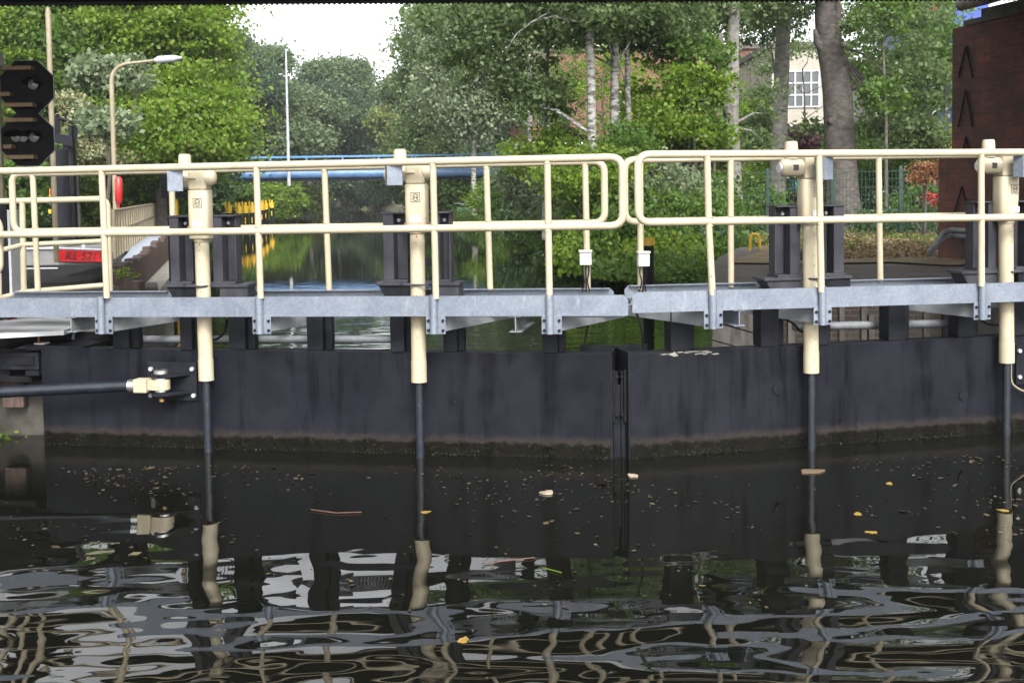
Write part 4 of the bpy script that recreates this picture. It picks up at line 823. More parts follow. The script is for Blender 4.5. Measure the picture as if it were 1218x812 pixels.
# fence on the right bank
t = thingW('mesh_fence', 'dark green wire mesh fence behind the big poplar', 'fence', (11, 31, .93)); fy = 31.0; xa, xb = Pt(880, 250, fy)[0], Pt(1135, 250, fy)[0]
for px in (913, 990, 1071, 1100, 1128): q = Pt(px, 250, fy); mk('post', MB().box(q[0]-.05, q[0]+.05, fy-.03, fy+.03, .85, 2.72), FENCEG, t)
mb = MB(); x = xa
while x < xb: mb.box(x-.005, x+.005, fy-.036, fy-.030, .95, 2.65); x += .1
z = 1.0
while z < 2.66: mb.box(xa, xb, fy-.044, fy-.0365, z-.006, z+.006); z += .2
mk('wire_mesh', mb, FENCEG, t)
# yellow bollard hoop
t = thingW('mooring_hoop', 'yellow mooring hoop at the edge of the right quay', 'mooring hoop', Gz(897, 296, .9)); q = Pt(897, 295, 26.5)
hz = .9; hp = Gz(897, 297, .9); mk('hoop', MB().tube(fillet([(hp[0]-.09, hp[1], hz), (hp[0]-.06, hp[1], hz+.34), (hp[0]+.09, hp[1], hz+.34), (hp[0]+.13, hp[1], hz)], .12), .035, 10), YEL, t); t.location = tuple(hp)
for ch in t.children: ch.location = (0, 0, 0)

# ---------------------------------------------------------------- trees and plants
BARKG = paint('grey_bark', (.04, .033, .029), (.115, .10, .09), .9, 5, stretch=(1, 1, 1.8), bs_=.6)
BARKB = paint('birch_bark', (.055, .05, .045), (.24, .235, .215), .8, 5, .42, .55, stretch=(1, 1, 2.5), bs_=.4)
BARKP = paint('poplar_bark', (.075, .07, .062), (.20, .19, .17), .9, 5, stretch=(1, 1, 1.6), bs_=.5)
BARKD = paint('dark_bark', (.035, .03, .024), (.08, .068, .055), .9, 6, bs_=.5)
LM = dict(
    lime=leafmat('leaf_bright', (0.0795, 0.1420, 0.0162), (0.1703, 0.2621, 0.0348), (0.3179, 0.3058, 0.0580), .55),
    mid=leafmat('leaf_mid', (0.0511, 0.0983, 0.0186), (0.1022, 0.1748, 0.0348), None, .52),
    dark=leafmat('leaf_dark', (0.0249, 0.0568, 0.0209), (0.0624, 0.1092, 0.0406), None, .3),
    poplar=leafmat('leaf_poplar', (0.0568, 0.0928, 0.0302), (0.1192, 0.1693, 0.0639), (0.2043, 0.2512, 0.1393), .5, .9),
    silver=leafmat('leaf_silver', (0.0851, 0.1201, 0.0639), (0.1703, 0.2130, 0.1161), (0.2611, 0.2949, 0.1858), .35),
    far=leafmat('leaf_far', (0.0681, 0.1038, 0.0464), (0.1249, 0.1693, 0.0813), None, .45, .25),  # far tones: distance haze put into the paler leaf colour
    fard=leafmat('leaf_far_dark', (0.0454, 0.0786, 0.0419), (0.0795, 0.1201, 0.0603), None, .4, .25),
    olive=leafmat('leaf_olive', (0.0681, 0.0983, 0.0232), (0.1476, 0.1748, 0.0464), None, .35, .3),
    blossom=leafmat('blossom', (0.0681, 0.1092, 0.0348), (0.2497, 0.2403, 0.1277), (0.4768, 0.4369, 0.3019), .3, 1.6),
    russet=leafmat('leaf_russet', (0.1135, 0.0546, 0.0290), (0.2724, 0.1201, 0.0580), (0.3406, 0.2184, 0.0929), .3, 1.2),
    straw=leafmat('dry_litter', (0.0795, 0.0655, 0.0290), (0.2270, 0.1638, 0.0813), (0.3179, 0.1748, 0.0813), .15, 1.2),
    red=leafmat('leaf_red', (0.1320, 0.0152, 0.0270), (0.5108, 0.0546, 0.0580), None, .3, 1.2),
    plum=leafmat('leaf_plum', (0.0795, 0.0328, 0.0580), (0.1816, 0.0765, 0.1161), None, .3, 1.2))
def crownpts(blobs, ncl, per, spread, flat=.55, shell=.45):
    w = np.array([b[3]*b[4]*b[5] for b in blobs])**.67; w /= w.sum(); idx = rng.choice(len(blobs), ncl, p=w); C_ = []
    for i in idx:
        b = blobs[i]; d = rng.normal(size=3); d /= np.linalg.norm(d)
        rr = rng.uniform(shell, 1.0)**.6*(1+.12*math.sin(5*d[0]+i*1.7+b[0])+.10*math.sin(7*d[2]+3*d[1]+b[2]))
        C_.append((b[0]+d[0]*b[3]*rr, b[1]+d[1]*b[4]*rr, b[2]+d[2]*b[5]*rr))
    C_ = np.array(C_); sp = spread*rng.uniform(.6, 1.3, ncl)
    P = C_[:, None, :]+rng.normal(size=(ncl, per, 3))*sp[:, None, None]*np.array([1, 1, flat]); return C_, P.reshape(-1, 3)
def tree(name, label, base, trunk, blobs, ncl, per, leaf, lm, bark, spread=.45, limbs=10, group=None, cat='tree', crown_name='crown', flat=.55, shell=.45, zmin=.25, seg=10):
    """trunk: list of (x,y,z,r)"""
    t = thingW(name, label, cat, base, group)
    C_, P = crownpts(blobs, ncl, per, spread, flat, shell); P = P[P[:, 2] > zmin]
    if trunk:
        tr = MB().tube([p[:3] for p in trunk], [p[3] for p in trunk], seg)
        mk('trunk', tr, bark, t)
        lb = MB(); tp = trunk
        sel = C_[rng.choice(len(C_), min(limbs*3, len(C_)), replace=False)]
        sel = [c for c in sel if min(math.hypot(c[0]-q[0], c[1]-q[1]) for q in tp) < max(1.6, .035*base[1])][:limbs]
        few = len(sel) < 4
        for c in sel:
            if few: lb = MB()
            k = min(range(len(tp)), key=lambda i: abs(tp[i][2]-(c[2]-1.0-.3*math.hypot(c[0]-tp[i][0], c[1]-tp[i][1])))); a = np.array(tp[k][:3]); r_ = max(.02, tp[k][3]*.32)
            m = a*.45+c*.55+np.array([rng.normal()*.2, rng.normal()*.2, -.25]); lb.tube([a, m, c], [r_, r_*.6, r_*.2], 6)
            if few: mk('limb', lb, bark, t)
        if limbs and not few: mk('limbs', lb, bark, t)
    Q = leafquads(P, leaf); quadmesh(crown_name, Q, LM[lm], t); return t
def B(px, py, Y, rx, ry, rz):      # crown lobe centred on pixel px,py at depth Y, radii in metres
    p = Pt(px, py, Y); return (p[0], p[1], p[2], rx, ry, rz)
def T(px, Y, z0, z1, r0, r1, bend=.3, n=7, px1=None):
    x0 = Pt(px, 300, Y)[0]; x1 = Pt(px1 if px1 is not None else px, 100, Y)[0]; o = []
    ph = random.random()*6
    for i in range(n):
        f_ = i/(n-1); o.append((x0+(x1-x0)*f_+bend*.5*math.sin(ph+f_*4)*f_, Y+bend*.4*math.sin(ph+f_*3+1)*f_, z0+(z1-z0)*f_, r0+(r1-r0)*f_))
    return o
GL = 'broadleaf trees on the left bank'; GF = 'trees along the distant banks'; GRt = 'trees on the right bank'
# left bank mass
tree('maple_tree', 'big bright green tree at the far left behind the signal boards', (Pt(30, 250, 48)[0], 48, .95), T(30, 48, .9, 13, .3, .1), [B(-30, 60, 48, 4.4, 3, 4), B(40, 20, 49, 4.4, 3, 3.4), B(45, 110, 49, 3.4, 3, 3), B(20, 180, 49, 3.3, 2.5, 2.6)], 300, 190, .12, 'lime', BARKD, .62, 12, GL, flat=.30)
tree('maple_tree', 'tall bright green tree between the two tan poles', (Pt(110, 250, 49)[0], 49, .95), T(110, 49, .9, 14, .32, .1), [B(100, 40, 49, 3.8, 3, 3.5), B(150, 70, 48, 3.4, 3, 2.6), B(85, 120, 50, 3, 3, 2.6), B(130, 0, 49, 4.2, 3, 2.4), B(120, 165, 51, 2.6, 2, 1.5)], 320, 190, .13, 'mid', BARKD, .72, 12, GL, flat=.30)
tree('lime_tree', 'bright yellow-green tree overhanging the canal, behind the curved lamp arm', (Pt(200, 250, 46)[0], 46, .95), T(195, 46, .9, 12, .3, .1), [B(215, 60, 46, 2.0, 3, 2.4), B(200, 140, 45, 2.7, 3, 1.9), B(235, 165, 44, 1.5, 2, 1.0), B(185, 190, 46, 2.3, 2.4, 1.1), B(250, 120, 45, .9, 1.5, .6), B(265, 150, 44.5, .9, 1, .35), B(190, 20, 46, 2.6, 2.6, 2)], 330, 190, .125, 'lime', BARKD, .58, 12, GL, flat=.26)
tree('broadleaf_tree', 'dark green tree in the gap behind the left trees', (Pt(70, 250, 58)[0], 58, .95), T(70, 58, .9, 16, .3, .1), [B(60, 60, 58, 6, 3, 5), B(160, 120, 60, 5, 3, 4.5), B(10, 140, 58, 5, 3, 4), B(120, 190, 58, 5, 3, 2.4), B(215, 190, 62, 3, 3, 2)], 520, 80, .19, 'dark', BARKD, .8, 8, GL)
tree('flowering_bush', 'bush with cream blossom above the black gantry', (Pt(95, 250, 43)[0], 43, .95), T(95, 43, .9, 4, .08, .04), [B(93, 150, 42, .6, .6, .8), B(103, 185, 42, .7, .7, .7), B(82, 122, 42, .4, .5, .4), B(140, 190, 43, .8, .6, .4)], 120, 40, .10, 'blossom', BARKD, .18, 6, cat='bush')
tree('silver_bush', 'silvery leaved shrub behind the street lamp pole', (Pt(125, 250, 36)[0], 36, .95), T(125, 36, .9, 4, .08, .04), [B(115, 85, 37, .8, .8, .5), B(150, 95, 37, .8, .8, .4), B(125, 145, 36, .7, .7, .5), B(150, 80, 37, .6, .5, .3)], 110, 36, .12, 'silver', BARKD, .2, 6, cat='bush')
def bush(label, px, py, Y, rx, ry, rz, ncl, lm, leaf, group, spread=.3, name='bush', zmin=.2):
    p = Pt(px, py, Y); return tree(name, label, (p[0], Y, .6), T(px, Y, .2, max(.8, p[2]), .05, .02, .1, 4), [(p[0], Y, p[2], rx, ry, rz)], ncl, 44, leaf, lm, BARKD, spread, 5, group, 'bush' if name == 'bush' else 'shrub', zmin=zmin)
for i, (px, py, Y, rx, rz, lm, lab) in enumerate(((20, 215, 46, 3.0, 1.6, 'mid', 'green bush behind the signal mast at the left edge'), (110, 222, 47, 2.0, 1.4, 'lime', 'bright bush behind the steel gantry column'), (165, 225, 48, 2.2, 1.3, 'mid', 'bush behind the far end of the boardwalk fence'), (215, 215, 60, 2.6, 1.6, 'dark', 'dark bush hanging over the water left of the first actuator'), (262, 228, 78, 2.6, 1.4, 'mid', 'bush above the first yellow mooring piles'), (318, 236, 95, 3.2, 1.7, 'lime', 'pale green bush at the water behind the yellow piles'), (352, 238, 115, 3.0, 1.6, 'olive', 'light green reeds and bush at the tip of the left bank'))):
    bush(lab, px, py, Y, rx, 1.6, rz, 190, lm, .10+Y*.001, 'bushes at the foot of the left bank', .32)
# distant trees left and centre
far_list = [(255, 120, 95, 5.5, 5.5, 'fard', 'dark tree right behind the overhanging lime tree'), (290, 100, 105, 5.0, 4.2, 'far', 'tall hazy tree behind the thin grey mast, left side'), (305, 155, 98, 5.2, 4.2, 'far', 'rounded tree to the left of the mast above the blue bridge'),
            (350, 155, 110, 4.8, 3.9, 'far', 'drooping willow-like tree right of the thin mast'), (370, 138, 125, 5.0, 4.2, 'fard', 'dark tree behind the drooping one'), (403, 98, 128, 3.0, 3.2, 'far', 'tree with the open crown left of the sky gap'),
            (415, 160, 132, 4.6, 4.6, 'fard', 'dark tree below the sky gap'), (450, 145, 168, 6, 4.0, 'far', 'distant low crown closing the canal view'), (470, 165, 150, 6, 4.2, 'mid', 'green tree at the bend of the canal'), (350, 215, 130, 7, 3.0, 'fard', 'dark low growth above the water beneath the bridge, left'), (435, 222, 160, 8, 3.0, 'fard', 'dark low growth above the water beneath the bridge, middle'),
            (500, 215, 125, 5.5, 3.0, 'fard', 'dark low growth above the water beneath the bridge, right'), (490, 165, 120, 4.2, 4.0, 'olive', 'olive green tree right of the second actuator cap'), (530, 110, 105, 5.2, 5.0, 'far', 'grey-green tree behind the birches'), (520, 215, 95, 3.4, 2.4, 'mid', 'bush beyond the green landing'), (268, 75, 120, 2.8, 3.0, 'far', 'highest thin crown left of the sky gap'),
            (580, 170, 100, 6, 6, 'fard', 'dark backdrop tree behind the brick pier')]
for (px, py, Y, rx, rz, lm, lab) in far_list:
    p = Pt(px, py, Y); bl_ = [(p[0], Y, p[2]-.15*rz, rx*.68, rx*.6, rz*.72)]
    for k in range(8): a_ = random.uniform(-.3, 3.5); q_ = random.uniform(.18, .36); bl_.append((p[0]+math.cos(a_)*rx*.72, Y+random.uniform(-2, 2), p[2]+math.sin(a_)*rz*.72, rx*q_, rx*q_, rz*q_))
    tree('broadleaf_tree', lab, (p[0], Y, 1), T(px, Y, .8, p[2]+rz*.6, .25, .08, .5), bl_, 380, 75, .15+Y*.0006, lm, BARKG, .62, 14, GF, zmin=.15)
for i in range(12):
    px = 250+i*28; Y = 185+random.uniform(-5, 20); p = Pt(px, 200-random.uniform(0, 30), Y)
    tree('broadleaf_tree', ('distant tree in the far backdrop, one of a row closing the canal'), (p[0], Y, 1), T(px, Y, .9, p[2], .3, .1), [(p[0], Y, p[2]-1, 8, 6, 7)], 200, 70, .34, 'far', BARKG, 1.1, 4, 'backdrop trees beyond the bend', zmin=.15)
# right bank: birches and willow
for (px, px1, Y, r_, ztop, lab, cr) in ((500, 505, 78, .14, 12, 'birch with hanging twigs beside the sky gap', [B(500, 70, 78, 2.0, 2, 3.0), B(520, 110, 78, 3.0, 2, 3.4), B(492, 100, 79, 1.0, 1, 2.4), B(530, 40, 78, 3, 2, 3), B(510, 165, 78, 2.6, 2, 2.0)]),
                                       (565, 560, 66, .16, 13, 'silvery birch left of the brick pier', [B(560, 90, 66, 3.2, 2, 3.6), B(590, 50, 66, 3, 2, 3.4), B(550, 128, 66, 2.6, 2, 1.5), B(590, 118, 67, 2.2, 2, 1.8)])):
    tree('birch_tree', lab, (Pt(px, 300, Y)[0], Y, .9), T(px, Y, .9, ztop, r_, .05, .4, px1=px1), cr, 420, 60, .15, 'silver' if px == 565 else 'poplar', BARKB, .42, 14, GRt, flat=1.0)
birches = [(634, 628, 40, .10, 9.5, 'pale thin birch trunk at the brick pier'), (648, 655, 33, .07, 9, 'leaning slim birch right of the brick pier'), (735, 728, 31, .13, 10, 'white birch above the railing corner'), (752, 748, 31.5, .09, 9, 'grey-white birch above the gap between the gates'), (820, 812, 33.5, .11, 9, 'white birch behind the slim saplings')]
for (px, px1, Y, r_, zt_, lab) in birches:
    tree('birch_tree', lab, (Pt(px, 300, Y)[0], Y, .9), T(px, Y, .85, zt_, r_*1.15, r_*.5, .25, px1=px1), [B(px1, -30, Y, 1.9, 1.6, 1.3), B(px1+20, 35, Y+1, 1.0, 1.0, .6), B(px1-18, 20, Y+1, 1.0, 1.0, .6)], 90, 50, .11, 'poplar', BARKB, .28, 7, GRt)
# big poplars
def bigtrunk(pts, Y): return [(Pt(a, b_, Y)[0], Y, Pt(a, b_, Y)[2], w*Y/FPX/2) for a, b_, w in pts]
Y = 35.5
tr = bigtrunk([(1008, 282, 52), (1005, 262, 42), (1001, 230, 40), (1000, 190, 37), (998, 150, 35), (996, 110, 34), (992, 80, 32), (986, 50, 30), (985, 20, 31), (984, -20, 28), (982, -90, 22)], Y)
tree('broadleaf_tree', 'leafy tree filling the space between the thickest trunk and the abutment', (Pt(1085, 250, 44)[0], 44, .9), T(1085, 44, .9, 9, .15, .06), [B(1060, 60, 44, 2.0, 1.5, 1.5), B(1105, 85, 43, 1.3, 1.3, 1.6), B(1080, 140, 44, 1.7, 1.3, 1.0), B(1050, 10, 44, 1.6, 1.4, 1.0), B(1115, 20, 43, 1.2, 1.2, .9)], 250, 60, .10, 'mid', BARKG, .28, 10, GRt)
P_ = thingW('poplar_tree', 'thickest tree on the right bank, its grey-brown trunk rising behind the third actuator', 'tree', tr[0][:3], GRt)
mk('trunk', MB().tube([p[:3] for p in tr], [p[3] for p in tr], 20), BARKG, P_)
mk('limb', MB().tube([Pt(1000, 110, Y), Pt(1015, 104, Y-.2), Pt(1034, 100, Y-.4)], [.12, .09, .085], 10), BARKD, P_, 'broken stump of a limb'); mk('limb', MB().tube([Pt(983, 62, Y), Pt(972, 50, Y-.2), Pt(969, 35, Y-.3)], [.2, .12, .05], 10), BARKG, P_)
for (px, py, r_) in ((1003, 72, .16), (1000, 112, .12), (989, 144, .10), (995, 205, .17), (1004, 30, .1)): q = Pt(px, py, Y-.38); mk('knot', MB().tube([q+np.array([0, .12, 0]), q, q-np.array([0, .03, 0])], [r_*1.1, r_*.8, r_*.3], 12), BARKD, P_)
C_, Pp = crownpts([B(985, -75, Y, 3.6, 3, 1.8), B(1065, 20, Y-1, 1.6, 2, 1.1), B(1080, 90, Y-.5, 1.3, 1.6, 1.1), B(935, 10, Y+1, 1.2, 1.6, 1.0), B(1080, 150, Y, 1.2, 1.4, .7), B(1040, 150, Y+.5, .6, .7, .4), B(960, 155, Y+1, .6, .7, .3)], 330, 46, .24, shell=.2); quadmesh('crown', leafquads(Pp, .10), LM['poplar'], P_)
lb = MB()
for c in C_[::26]: a = np.array(tr[-2][:3]) if c[2] > 6 else np.array(tr[7][:3]); lb.tube([a, a*.4+c*.6+np.array([0, 0, .2]), c], [.06, .035, .01], 6)
mk('limbs', lb, BARKG, P_)
def poplar(lab, pts, Y, blobs, ncl, limbs2=(), bark=BARKP, lm='poplar', leaf=.088):
    tr = bigtrunk(pts, Y); t = thingW('poplar_tree', lab, 'tree', tr[0][:3], GRt); mk('trunk', MB().tube([p[:3] for p in tr], [p[3] for p in tr], 14), bark, t)
    for L_ in limbs2: mk('limb', MB().tube([Pt(a, b_, Y-.1) for a, b_, w in L_], [w*Y/FPX/2 for a, b_, w in L_], 10), bark, t)
    C_, Pp = crownpts(blobs, int(ncl*.66), 52, .23, .55, .15); quadmesh('crown', leafquads(Pp, leaf), LM[lm], t); lb = MB()
    for c in [c for c in C_[::12] if abs(c[0]-tr[-1][0]) < 1.5]: a = np.array(tr[-1][:3]) if c[2] > tr[-1][2]-1 else np.array(tr[len(tr)//2][:3]); lb.tube([a, a*.4+c*.6+np.array([0, 0, .15]), c], [.05, .03, .008], 6)
    mk('limbs', lb, bark, t)
poplar('pale poplar trunk left of the pale building window', [(925, 285, 24), (924, 240, 21), (926, 190, 20), (928, 130, 18), (930, 80, 18), (932, 20, 17), (933, -40, 14)], 38, [B(925, -5, 39.5, 1.6, 1.2, 1.3), B(905, 35, 39.5, .9, .9, .6), B(900, 150, 39.5, .7, .7, .35), B(890, -20, 38, 1.8, 1.6, 1.3)], 230)
poplar('forked grey poplar with a heavy branch reaching left', [(880, 300, 24), (874, 250, 21), (872, 200, 19), (869, 150, 19), (870, 100, 18), (871, 55, 16), (874, 0, 12)], 33, [B(850, 0, 34.5, 2.0, 1.2, .9), B(790, 20, 32, 1.6, 1.5, .9), B(880, -10, 35.5, 1.5, 1.2, .9), B(908, 115, 35.5, .5, .6, .8), B(815, 50, 32, .7, 1, .4), B(760, 30, 32, 1.2, 1.4, .6), B(890, 165, 34.5, .5, .6, .4)], 380,
       [[(869, 140, 12), (858, 112, 10), (850, 90, 8), (842, 60, 6)], [(862, 112, 9), (845, 98, 8), (830, 90, 6), (815, 82, 4)], [(868, 120, 14), (858, 80, 12), (855, 40, 9)]])
poplar('poplar overhanging the canal with leaves across the top centre', [(705, 300, 15), (706, 250, 13), (704, 160, 11), (703, 90, 10), (701, 20, 8)], 30, [B(560, 30, 31, 1.9, 1.6, .9), B(620, 15, 31, 1.9, 1.6, 1.0), B(680, 15, 30, 1.8, 1.6, .9), B(600, 85, 31, 1.3, 1.3, .8), B(545, 70, 32, .9, 1, .5), B(640, 110, 31, .8, 1, .5), B(510, 15, 32, .8, .9, .4), B(740, 10, 30, 1.6, 1.5, .8)], 470,
       [[(701, 30, 5), (660, 20, 3.5), (635, 25, 2.5), (615, 40, 1.6), (603, 58, 1)], [(640, 22, 2), (655, 14, 1.5), (670, 8, 1)]], BARKB)
for i_, (px, Y, bl_, nc_, lm_, lab) in enumerate(((665, 52, [B(650, 110, 52, 1.5, 1.2, 1.6), B(690, 80, 52, 1.6, 1.2, 1.4), B(672, 150, 52, 1.4, 1.2, 1.2)], 105, 'mid', 'thin leafy tree screening the brick building, left'), (720, 50, [B(725, 95, 50, 1.6, 1.2, 1.5), B(760, 120, 50, 1.5, 1.2, 1.4), B(725, 150, 50, 1.3, 1.2, 1.0)], 120, 'lime', 'bright thin tree screening the brick building behind the birches'), (955, 48, [B(1015, 80, 48, .8, .9, .8), B(905, 120, 48, .6, .9, .6), B(912, 75, 48, .7, .8, .5), B(955, 60, 48, .9, .8, .35), B(950, 162, 47, 1.2, .9, .5)], 84, 'poplar', 'loose young tree before the pale building'), (890, 46, [B(895, 140, 46, .6, .7, .7)], 26, 'lime', 'bright thin tree between the forked poplar and the pale trunk'))):
    tree('young_tree', lab, (Pt(px, 300, Y)[0], Y, .9), T(px, Y, .9, 7, .07, .03), bl_, nc_, 42, .095, lm_, BARKG, .26, 8, 'young trees before the buildings')
saplings = ((826, 90, 180), (838, 60, 180), (846, 100, 250), (832, 120, 290), (790, 60, 200), (660, 120, 200), (775, 120, 230), (1052, 20, 200))
for i, (px, y0, y1) in enumerate(saplings):
    Yq = 31+i*.4; a, b_ = Pt(px-6+i % 3*3, y0, Yq), Pt(px+2, 285, Yq); lab = ['thin sapling leaning left of the forked poplar', 'slim sapling just left of the forked poplar', 'straight grey sapling beside the forked poplar', 'crooked dark sapling in front of the white birch', 'sapling in the thicket above the right railing corner', 'sapling beside the broken limb', 'sapling in the thicket behind the crooked post', 'slender young tree right of the thickest trunk'][i]
    t = thingW('sapling', lab, 'sapling', (b_[0], Yq, .9), 'saplings on the right bank'); mk('stem', MB().tube([(b_[0], Yq, .85), (a[0]*.5+b_[0]*.5+.06, Yq, a[2]*.5+.5), tuple(a)], [.05, .045, .025], 8), BARKG, t)
    C_, Pp = crownpts([(a[0], Yq, a[2], .8, .7, .5), (a[0]+.1, Yq, a[2]*.6+.6, .6, .6, .5)], 34, 40, .18); quadmesh('crown', leafquads(Pp, .10), LM['mid' if i % 2 else 'lime'], t)
t = thingW('fallen_limb', 'broken grey limb stub jutting out left of the white birch', 'limb', Pt(692, 162, 33.4)); mk('limb', MB().tube([Pt(668, 151, 33.4), Pt(672, 153, 33.4), Pt(700, 168, 33.8)], [.11, .12, .10], 12), BARKG, t)
# understorey on the right bank
us = [(590, 238, 62, 1.3, .9, 'lime'), (608, 232, 50, 1.3, 1.1, 'mid'), (630, 262, 46, 1.1, .9, 'dark'), (640, 215, 40, 1.3, 1.2, 'silver'), (668, 272, 38, 1.1, .9, 'mid'), (650, 185, 32, 1.1, .7, 'lime'), (690, 240, 34, 1.2, 1.1, 'silver'), (712, 285, 31, 1.1, .8, 'mid'), 
      (700, 205, 29, 1.2, .7, 'lime'), (715, 300, 28.5, 1.1, .7, 'lime'), (720, 245, 30, 1.3, .9, 'mid'), (742, 172, 30, .9, .7, 'mid'), (755, 290, 28, 1.3, .8, 'mid'), (775, 235, 30, 1.3, 1.0, 'silver'), (790, 310, 27, 1.1, .6, 'lime'), (810, 270, 29, 1.3, .9, 'mid'), (815, 200, 34, 1.5, 1.1, 'mid'), (835, 300, 28.0, 1.0, .6, 'dark'),
      (838, 250, 31, .9, .9, 'mid'), (838, 165, 36, .9, .8, 'mid'), (790, 140, 31, .9, .9, 'lime'), (900, 225, 39, .8, .8, 'lime'), (900, 255, 34, .9, .7, 'mid'), (940, 190, 41, 1.8, .9, 'mid'), (950, 255, 42, 1.6, .8, 'dark'), (1045, 180, 40, 1.6, 1.2, 'mid'), (1040, 235, 38, 1.4, .9, 'dark'), (1085, 190, 38, 1.4, .9, 'mid'),
      (1105, 255, 34, 1.0, .8, 'mid'), (1110, 170, 36, .8, .8, 'olive'), (1060, 270, 33, 1.2, .4, 'dark'), (1125, 60, 42, 1.3, 1.7, 'mid'), (690, 303, 33.5, .9, .45, 'dark'), (725, 318, 28, .7, .3, 'mid'), (762, 325, 26.5, 1.0, .4, 'mid'), (800, 330, 25.5, 1.0, .4, 'mid'), (1010, 175, 46, 2, 1.2, 'mid'), (850, 110, 44, 1.0, .9, 'lime')]
names_ = {'lime': 'bright green', 'mid': 'leafy green', 'dark': 'dark green', 'silver': 'silvery green', 'olive': 'yellow-green', 'poplar': 'grey-green'}
def where(px, py):
    v_ = 'high in the thicket' if py < 185 else 'at the water\'s edge' if py > 280 and px < 850 else 'low on the bank' if py > 240 else 'at handrail height'
    refs = [(545, 'by the green landing'), (590, 'left of the brick pier'), (630, 'below the brick pier'), (655, 'by the first post left of the mitre'), (692, 'behind the left cable box'), (722, 'behind the left railing corner'), (757, 'behind the right cable box'), (790, 'right of the gap between the gates'), (815, 'left of the crooked post'), (850, 'behind the crooked post'), (890, 'left of the pale poplar'), (945, 'behind the third actuator'), (1000, 'behind the thickest trunk'), (1045, 'right of the thickest trunk'), (1085, 'beside the green fence'), (1115, 'left of the brick abutment')]
    return v_+', '+min(refs, key=lambda r_: abs(r_[0]-px))[1]
for i, (px, py, Y, rx, rz, lm) in enumerate(us):
    bush(f'{names_[lm]} bush {where(px, py)}', px, py, Y, rx*(.8 if py < 185 else 1), 1.0, rz*(.75 if py < 185 else 1), int((34 if py < 210 else 105)*rx*rz)+22, lm, .085, 'bushes on the right bank', .24)
bush('russet leaved shrub in front of the green fence', 1100, 205, 29, .45, .5, .25, 26, 'russet', .055, None, .11, 'shrub'); bush('red flowering shrub low by the abutment', 1117, 238, 30, .25, .3, .22, 9, 'red', .05, None, .12, 'shrub')
bush('plum coloured shrub behind the third actuator cap', 945, 165, 40, .7, .5, .35, 36, 'plum', .10, None, .15, 'shrub'); bush('red-brown shrub by the teal container', 985, 222, 40, .5, .4, .5, 26, 'russet', .10, None, .12, 'shrub')
# overhang along the right waterline, grass and litter
def scatter(name, label, xs, ys, zs, size, lm, elong=1.5):
    P = np.stack([xs, ys, zs], 1); o = quadmesh(name, leafquads(P, size, elong=elong), LM[lm]); tag(o, label, None, None, 'stuff'); return o
n_ = 9000; x = rng.uniform(5.6, 12, n_); y = rng.uniform(21, 32, n_); scatter('fallen_leaves', 'brown leaves and dry grass on the right bank', x, y, .94+np.abs(rng.normal(0, .015, n_)), .055, 'straw')
n_ = 9000; x = rng.uniform(5.4, 13, n_); y = rng.uniform(23.5, 33, n_); k = (np.sin(x*2.1)+np.sin(y*1.7+x)+rng.normal(0, .5, n_)) > .9; scatter('grass', 'thin grass on the right bank', x[k], y[k], (.94+np.abs(rng.normal(0, .04, n_)))[k], .06, 'olive', 2.6)
n_ = 26000; ed_ = np.array(right_edge[:9]); k = rng.uniform(0, len(ed_)-1.001, n_); i0 = k.astype(int); f_ = k-i0; x = ed_[i0, 0]*(1-f_)+ed_[i0+1, 0]*f_+rng.uniform(-.2, 1.6, n_); y = ed_[i0, 1]*(1-f_)+ed_[i0+1, 1]*f_; scatter('bank_growth', 'low leafy growth trailing into the canal along the right bank', x, y, .12+np.abs(rng.normal(.25, .3, n_)), .13, 'mid')
n_ = 22000; ed_ = np.array(left_edge[1:9]); k = rng.uniform(0, len(ed_)-1.001, n_); i0 = k.astype(int); f_ = k-i0; x = ed_[i0, 0]*(1-f_)+ed_[i0+1, 0]*f_-rng.uniform(-.2, 1.8, n_); y = ed_[i0, 1]*(1-f_)+ed_[i0+1, 1]*f_; scatter('bank_growth', 'low leafy growth along the left bank', x, y, .15+np.abs(rng.normal(.4, .4, n_)), .16, 'mid')
for (px, py, Y) in ((150, 388, 16.5), (8, 525, 10.9), (152, 327, 18.3)):
    q = Pt(px, py, Y); t = thingW('wall_weed', {150: 'green weed growing from the lock wall behind the gate', 8: 'weeds at the waterline of the left lock wall', 152: 'weed on the dark concrete block'}[px], 'weed', q); C_, Pp = crownpts([(q[0], q[1]-.06, q[2], .12, .06, .10)], 10, 14, .04); quadmesh('leaves', leafquads(Pp, .035), LM['lime'], t)

# ---------------------------------------------------------------- floating debris on the near water
def flat(P, size, elong=1.4, tilt=.12):
    n = len(P); a_ = rng.uniform(0, 6.28, n); d = np.stack([np.cos(a_), np.sin(a_), rng.normal(0, tilt, n)], 1); e = np.stack([-np.sin(a_), np.cos(a_), rng.normal(0, tilt, n)], 1); s_ = (size*rng.lognormal(0, .45, n))[:, None]
    d *= s_*elong*.5; e *= s_*.5; return np.stack([P-d, P-e, P+d*.9, P+e], 1)
DEB = leafmat('floating_leaf', (.03, .023, .012), (.09, .07, .04), (.20, .17, .10), .1, 5)
n_ = 3200; y = 9.75-np.abs(rng.normal(0, 1.6, n_))**1.15; x = rng.uniform(-4.6, 5.2, n_); keep = (y > 4.6) & (y < 9.6-.0) & (np.sin(x*1.9+1)+np.sin(y*3.1+x*.8)+np.sin(x*5.3+y*4)+rng.normal(0, .8, n_) > .6) & (y < 9.55+np.abs(x-.85)*.19-.1)
o = quadmesh('floating_leaves', flat(np.stack([x, y, np.full(n_, .006)], 1)[keep], .0165), DEB); tag(o, 'small leaves and seeds drifting before the gates', None, None, 'stuff')
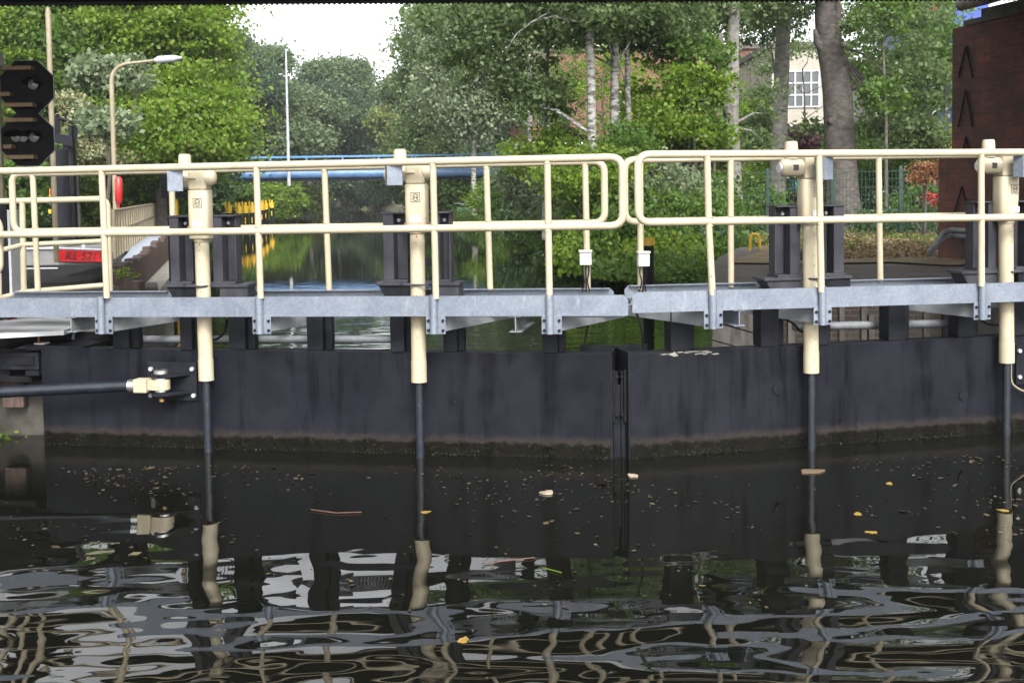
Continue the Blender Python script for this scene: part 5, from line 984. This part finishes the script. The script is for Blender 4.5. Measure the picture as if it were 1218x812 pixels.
def floater(px, py, size, mat, name, lab, cat, el=1.4, h=.01):
    q = Gz(px, py, 0); n8 = 14; an = random.uniform(0, 3); lp_ = [(size*el*.5*math.cos(k*6.283/n8)*random.uniform(.8, 1.1), size*.5*math.sin(k*6.283/n8)*(1-.45*math.cos(k*6.283/n8))*random.uniform(.65, 1.15)) for k in range(n8)]; pts = [(q[0]+a_*math.cos(an)-b2*math.sin(an), q[1]+a_*math.sin(an)+b2*math.cos(an)) for a_, b2 in lp_]
    o = mk(name, MB().prism([(p[0]-q[0], p[1]-q[1]) for p in pts], .001, h, 'z'), mat); o.location = (q[0], q[1], .001); tag(o, lab, cat); return o
YL = paint('yellow_leaf', (.17, .10, .015), (.26, .17, .03), .6, 30); PL = paint('pale_chip', (.20, .16, .11), (.32, .28, .21), .7, 30)
floater(651, 586.5, .085, PL, 'wood_chip', 'pale chip floating in front of the left gate', 'wood chip', 1.4, .012); floater(752, 566, .075, PL, 'wood_chip', 'small pale chip floating below the gap between gates', 'wood chip', 1.5, .01); floater(967, 561, .12, paint('brown_leaf', (.08, .05, .03), (.12, .085, .05), .7, 30), 'bark_piece', 'brown bark piece floating by the third actuator rod', 'bark', 1.8)
for px, py, lab in ((1036, 633, 'yellow leaf floating right of the third actuator reflection'), (1020, 611, 'orange-yellow leaf floating above the larger one on the right'), (1193, 607, 'yellow leaf floating at the right edge'), (507, 609, 'yellow leaf floating beside the second rod'), (551, 761, 'yellow leaf in the near water at bottom centre'), (1058, 575, 'yellow leaf floating before the right gate')): floater(px, py, .055, YL, 'floating_leaf', lab, 'leaf', 1.6, .003)
for a, b_, c, lab in (((575, 670), (610, 666), (636, 663), 'reddish twig floating in the middle of the near water'), ((645, 675), (657, 678), (668, 681), 'thin green straw floating right of the reddish twig'), ((370, 606), (400, 610), (430, 609), 'pale twig floating left of the second rod')):
    q = Gz(*b_, 0); t = mk('twig', MB().tube([Gz(*p, .006)-np.array([q[0], q[1], 0]) for p in (a, b_, c)], .0038, 6), paint('twig_bark', (.06, .022, .014), (.09, .04, .025), .7, 20) if a[0] != 645 else LM['lime']); t.location = (q[0], q[1], .002); tag(t, lab, 'twig')

# ---------------------------------------------------------------- damp air over the canal
m = bpy.data.materials.new('haze'); m.use_nodes = True; n = m.node_tree; n.nodes.remove(n.nodes['Principled BSDF'])
pv = n.nodes.new('ShaderNodeVolumePrincipled'); pv.inputs['Density'].default_value = .00045; pv.inputs['Color'].default_value = (.93, .96, 1, 1); pv.inputs['Anisotropy'].default_value = .3
n.links.new(pv.outputs[0], n.nodes['Material Output'].inputs['Volume'])
hz_ = mk('haze', MB().box(-440, 440, -70, 510, -2, 34), m); hz_['kind'] = 'stuff'; hz_['label'] = 'thin pale haze over the canal'
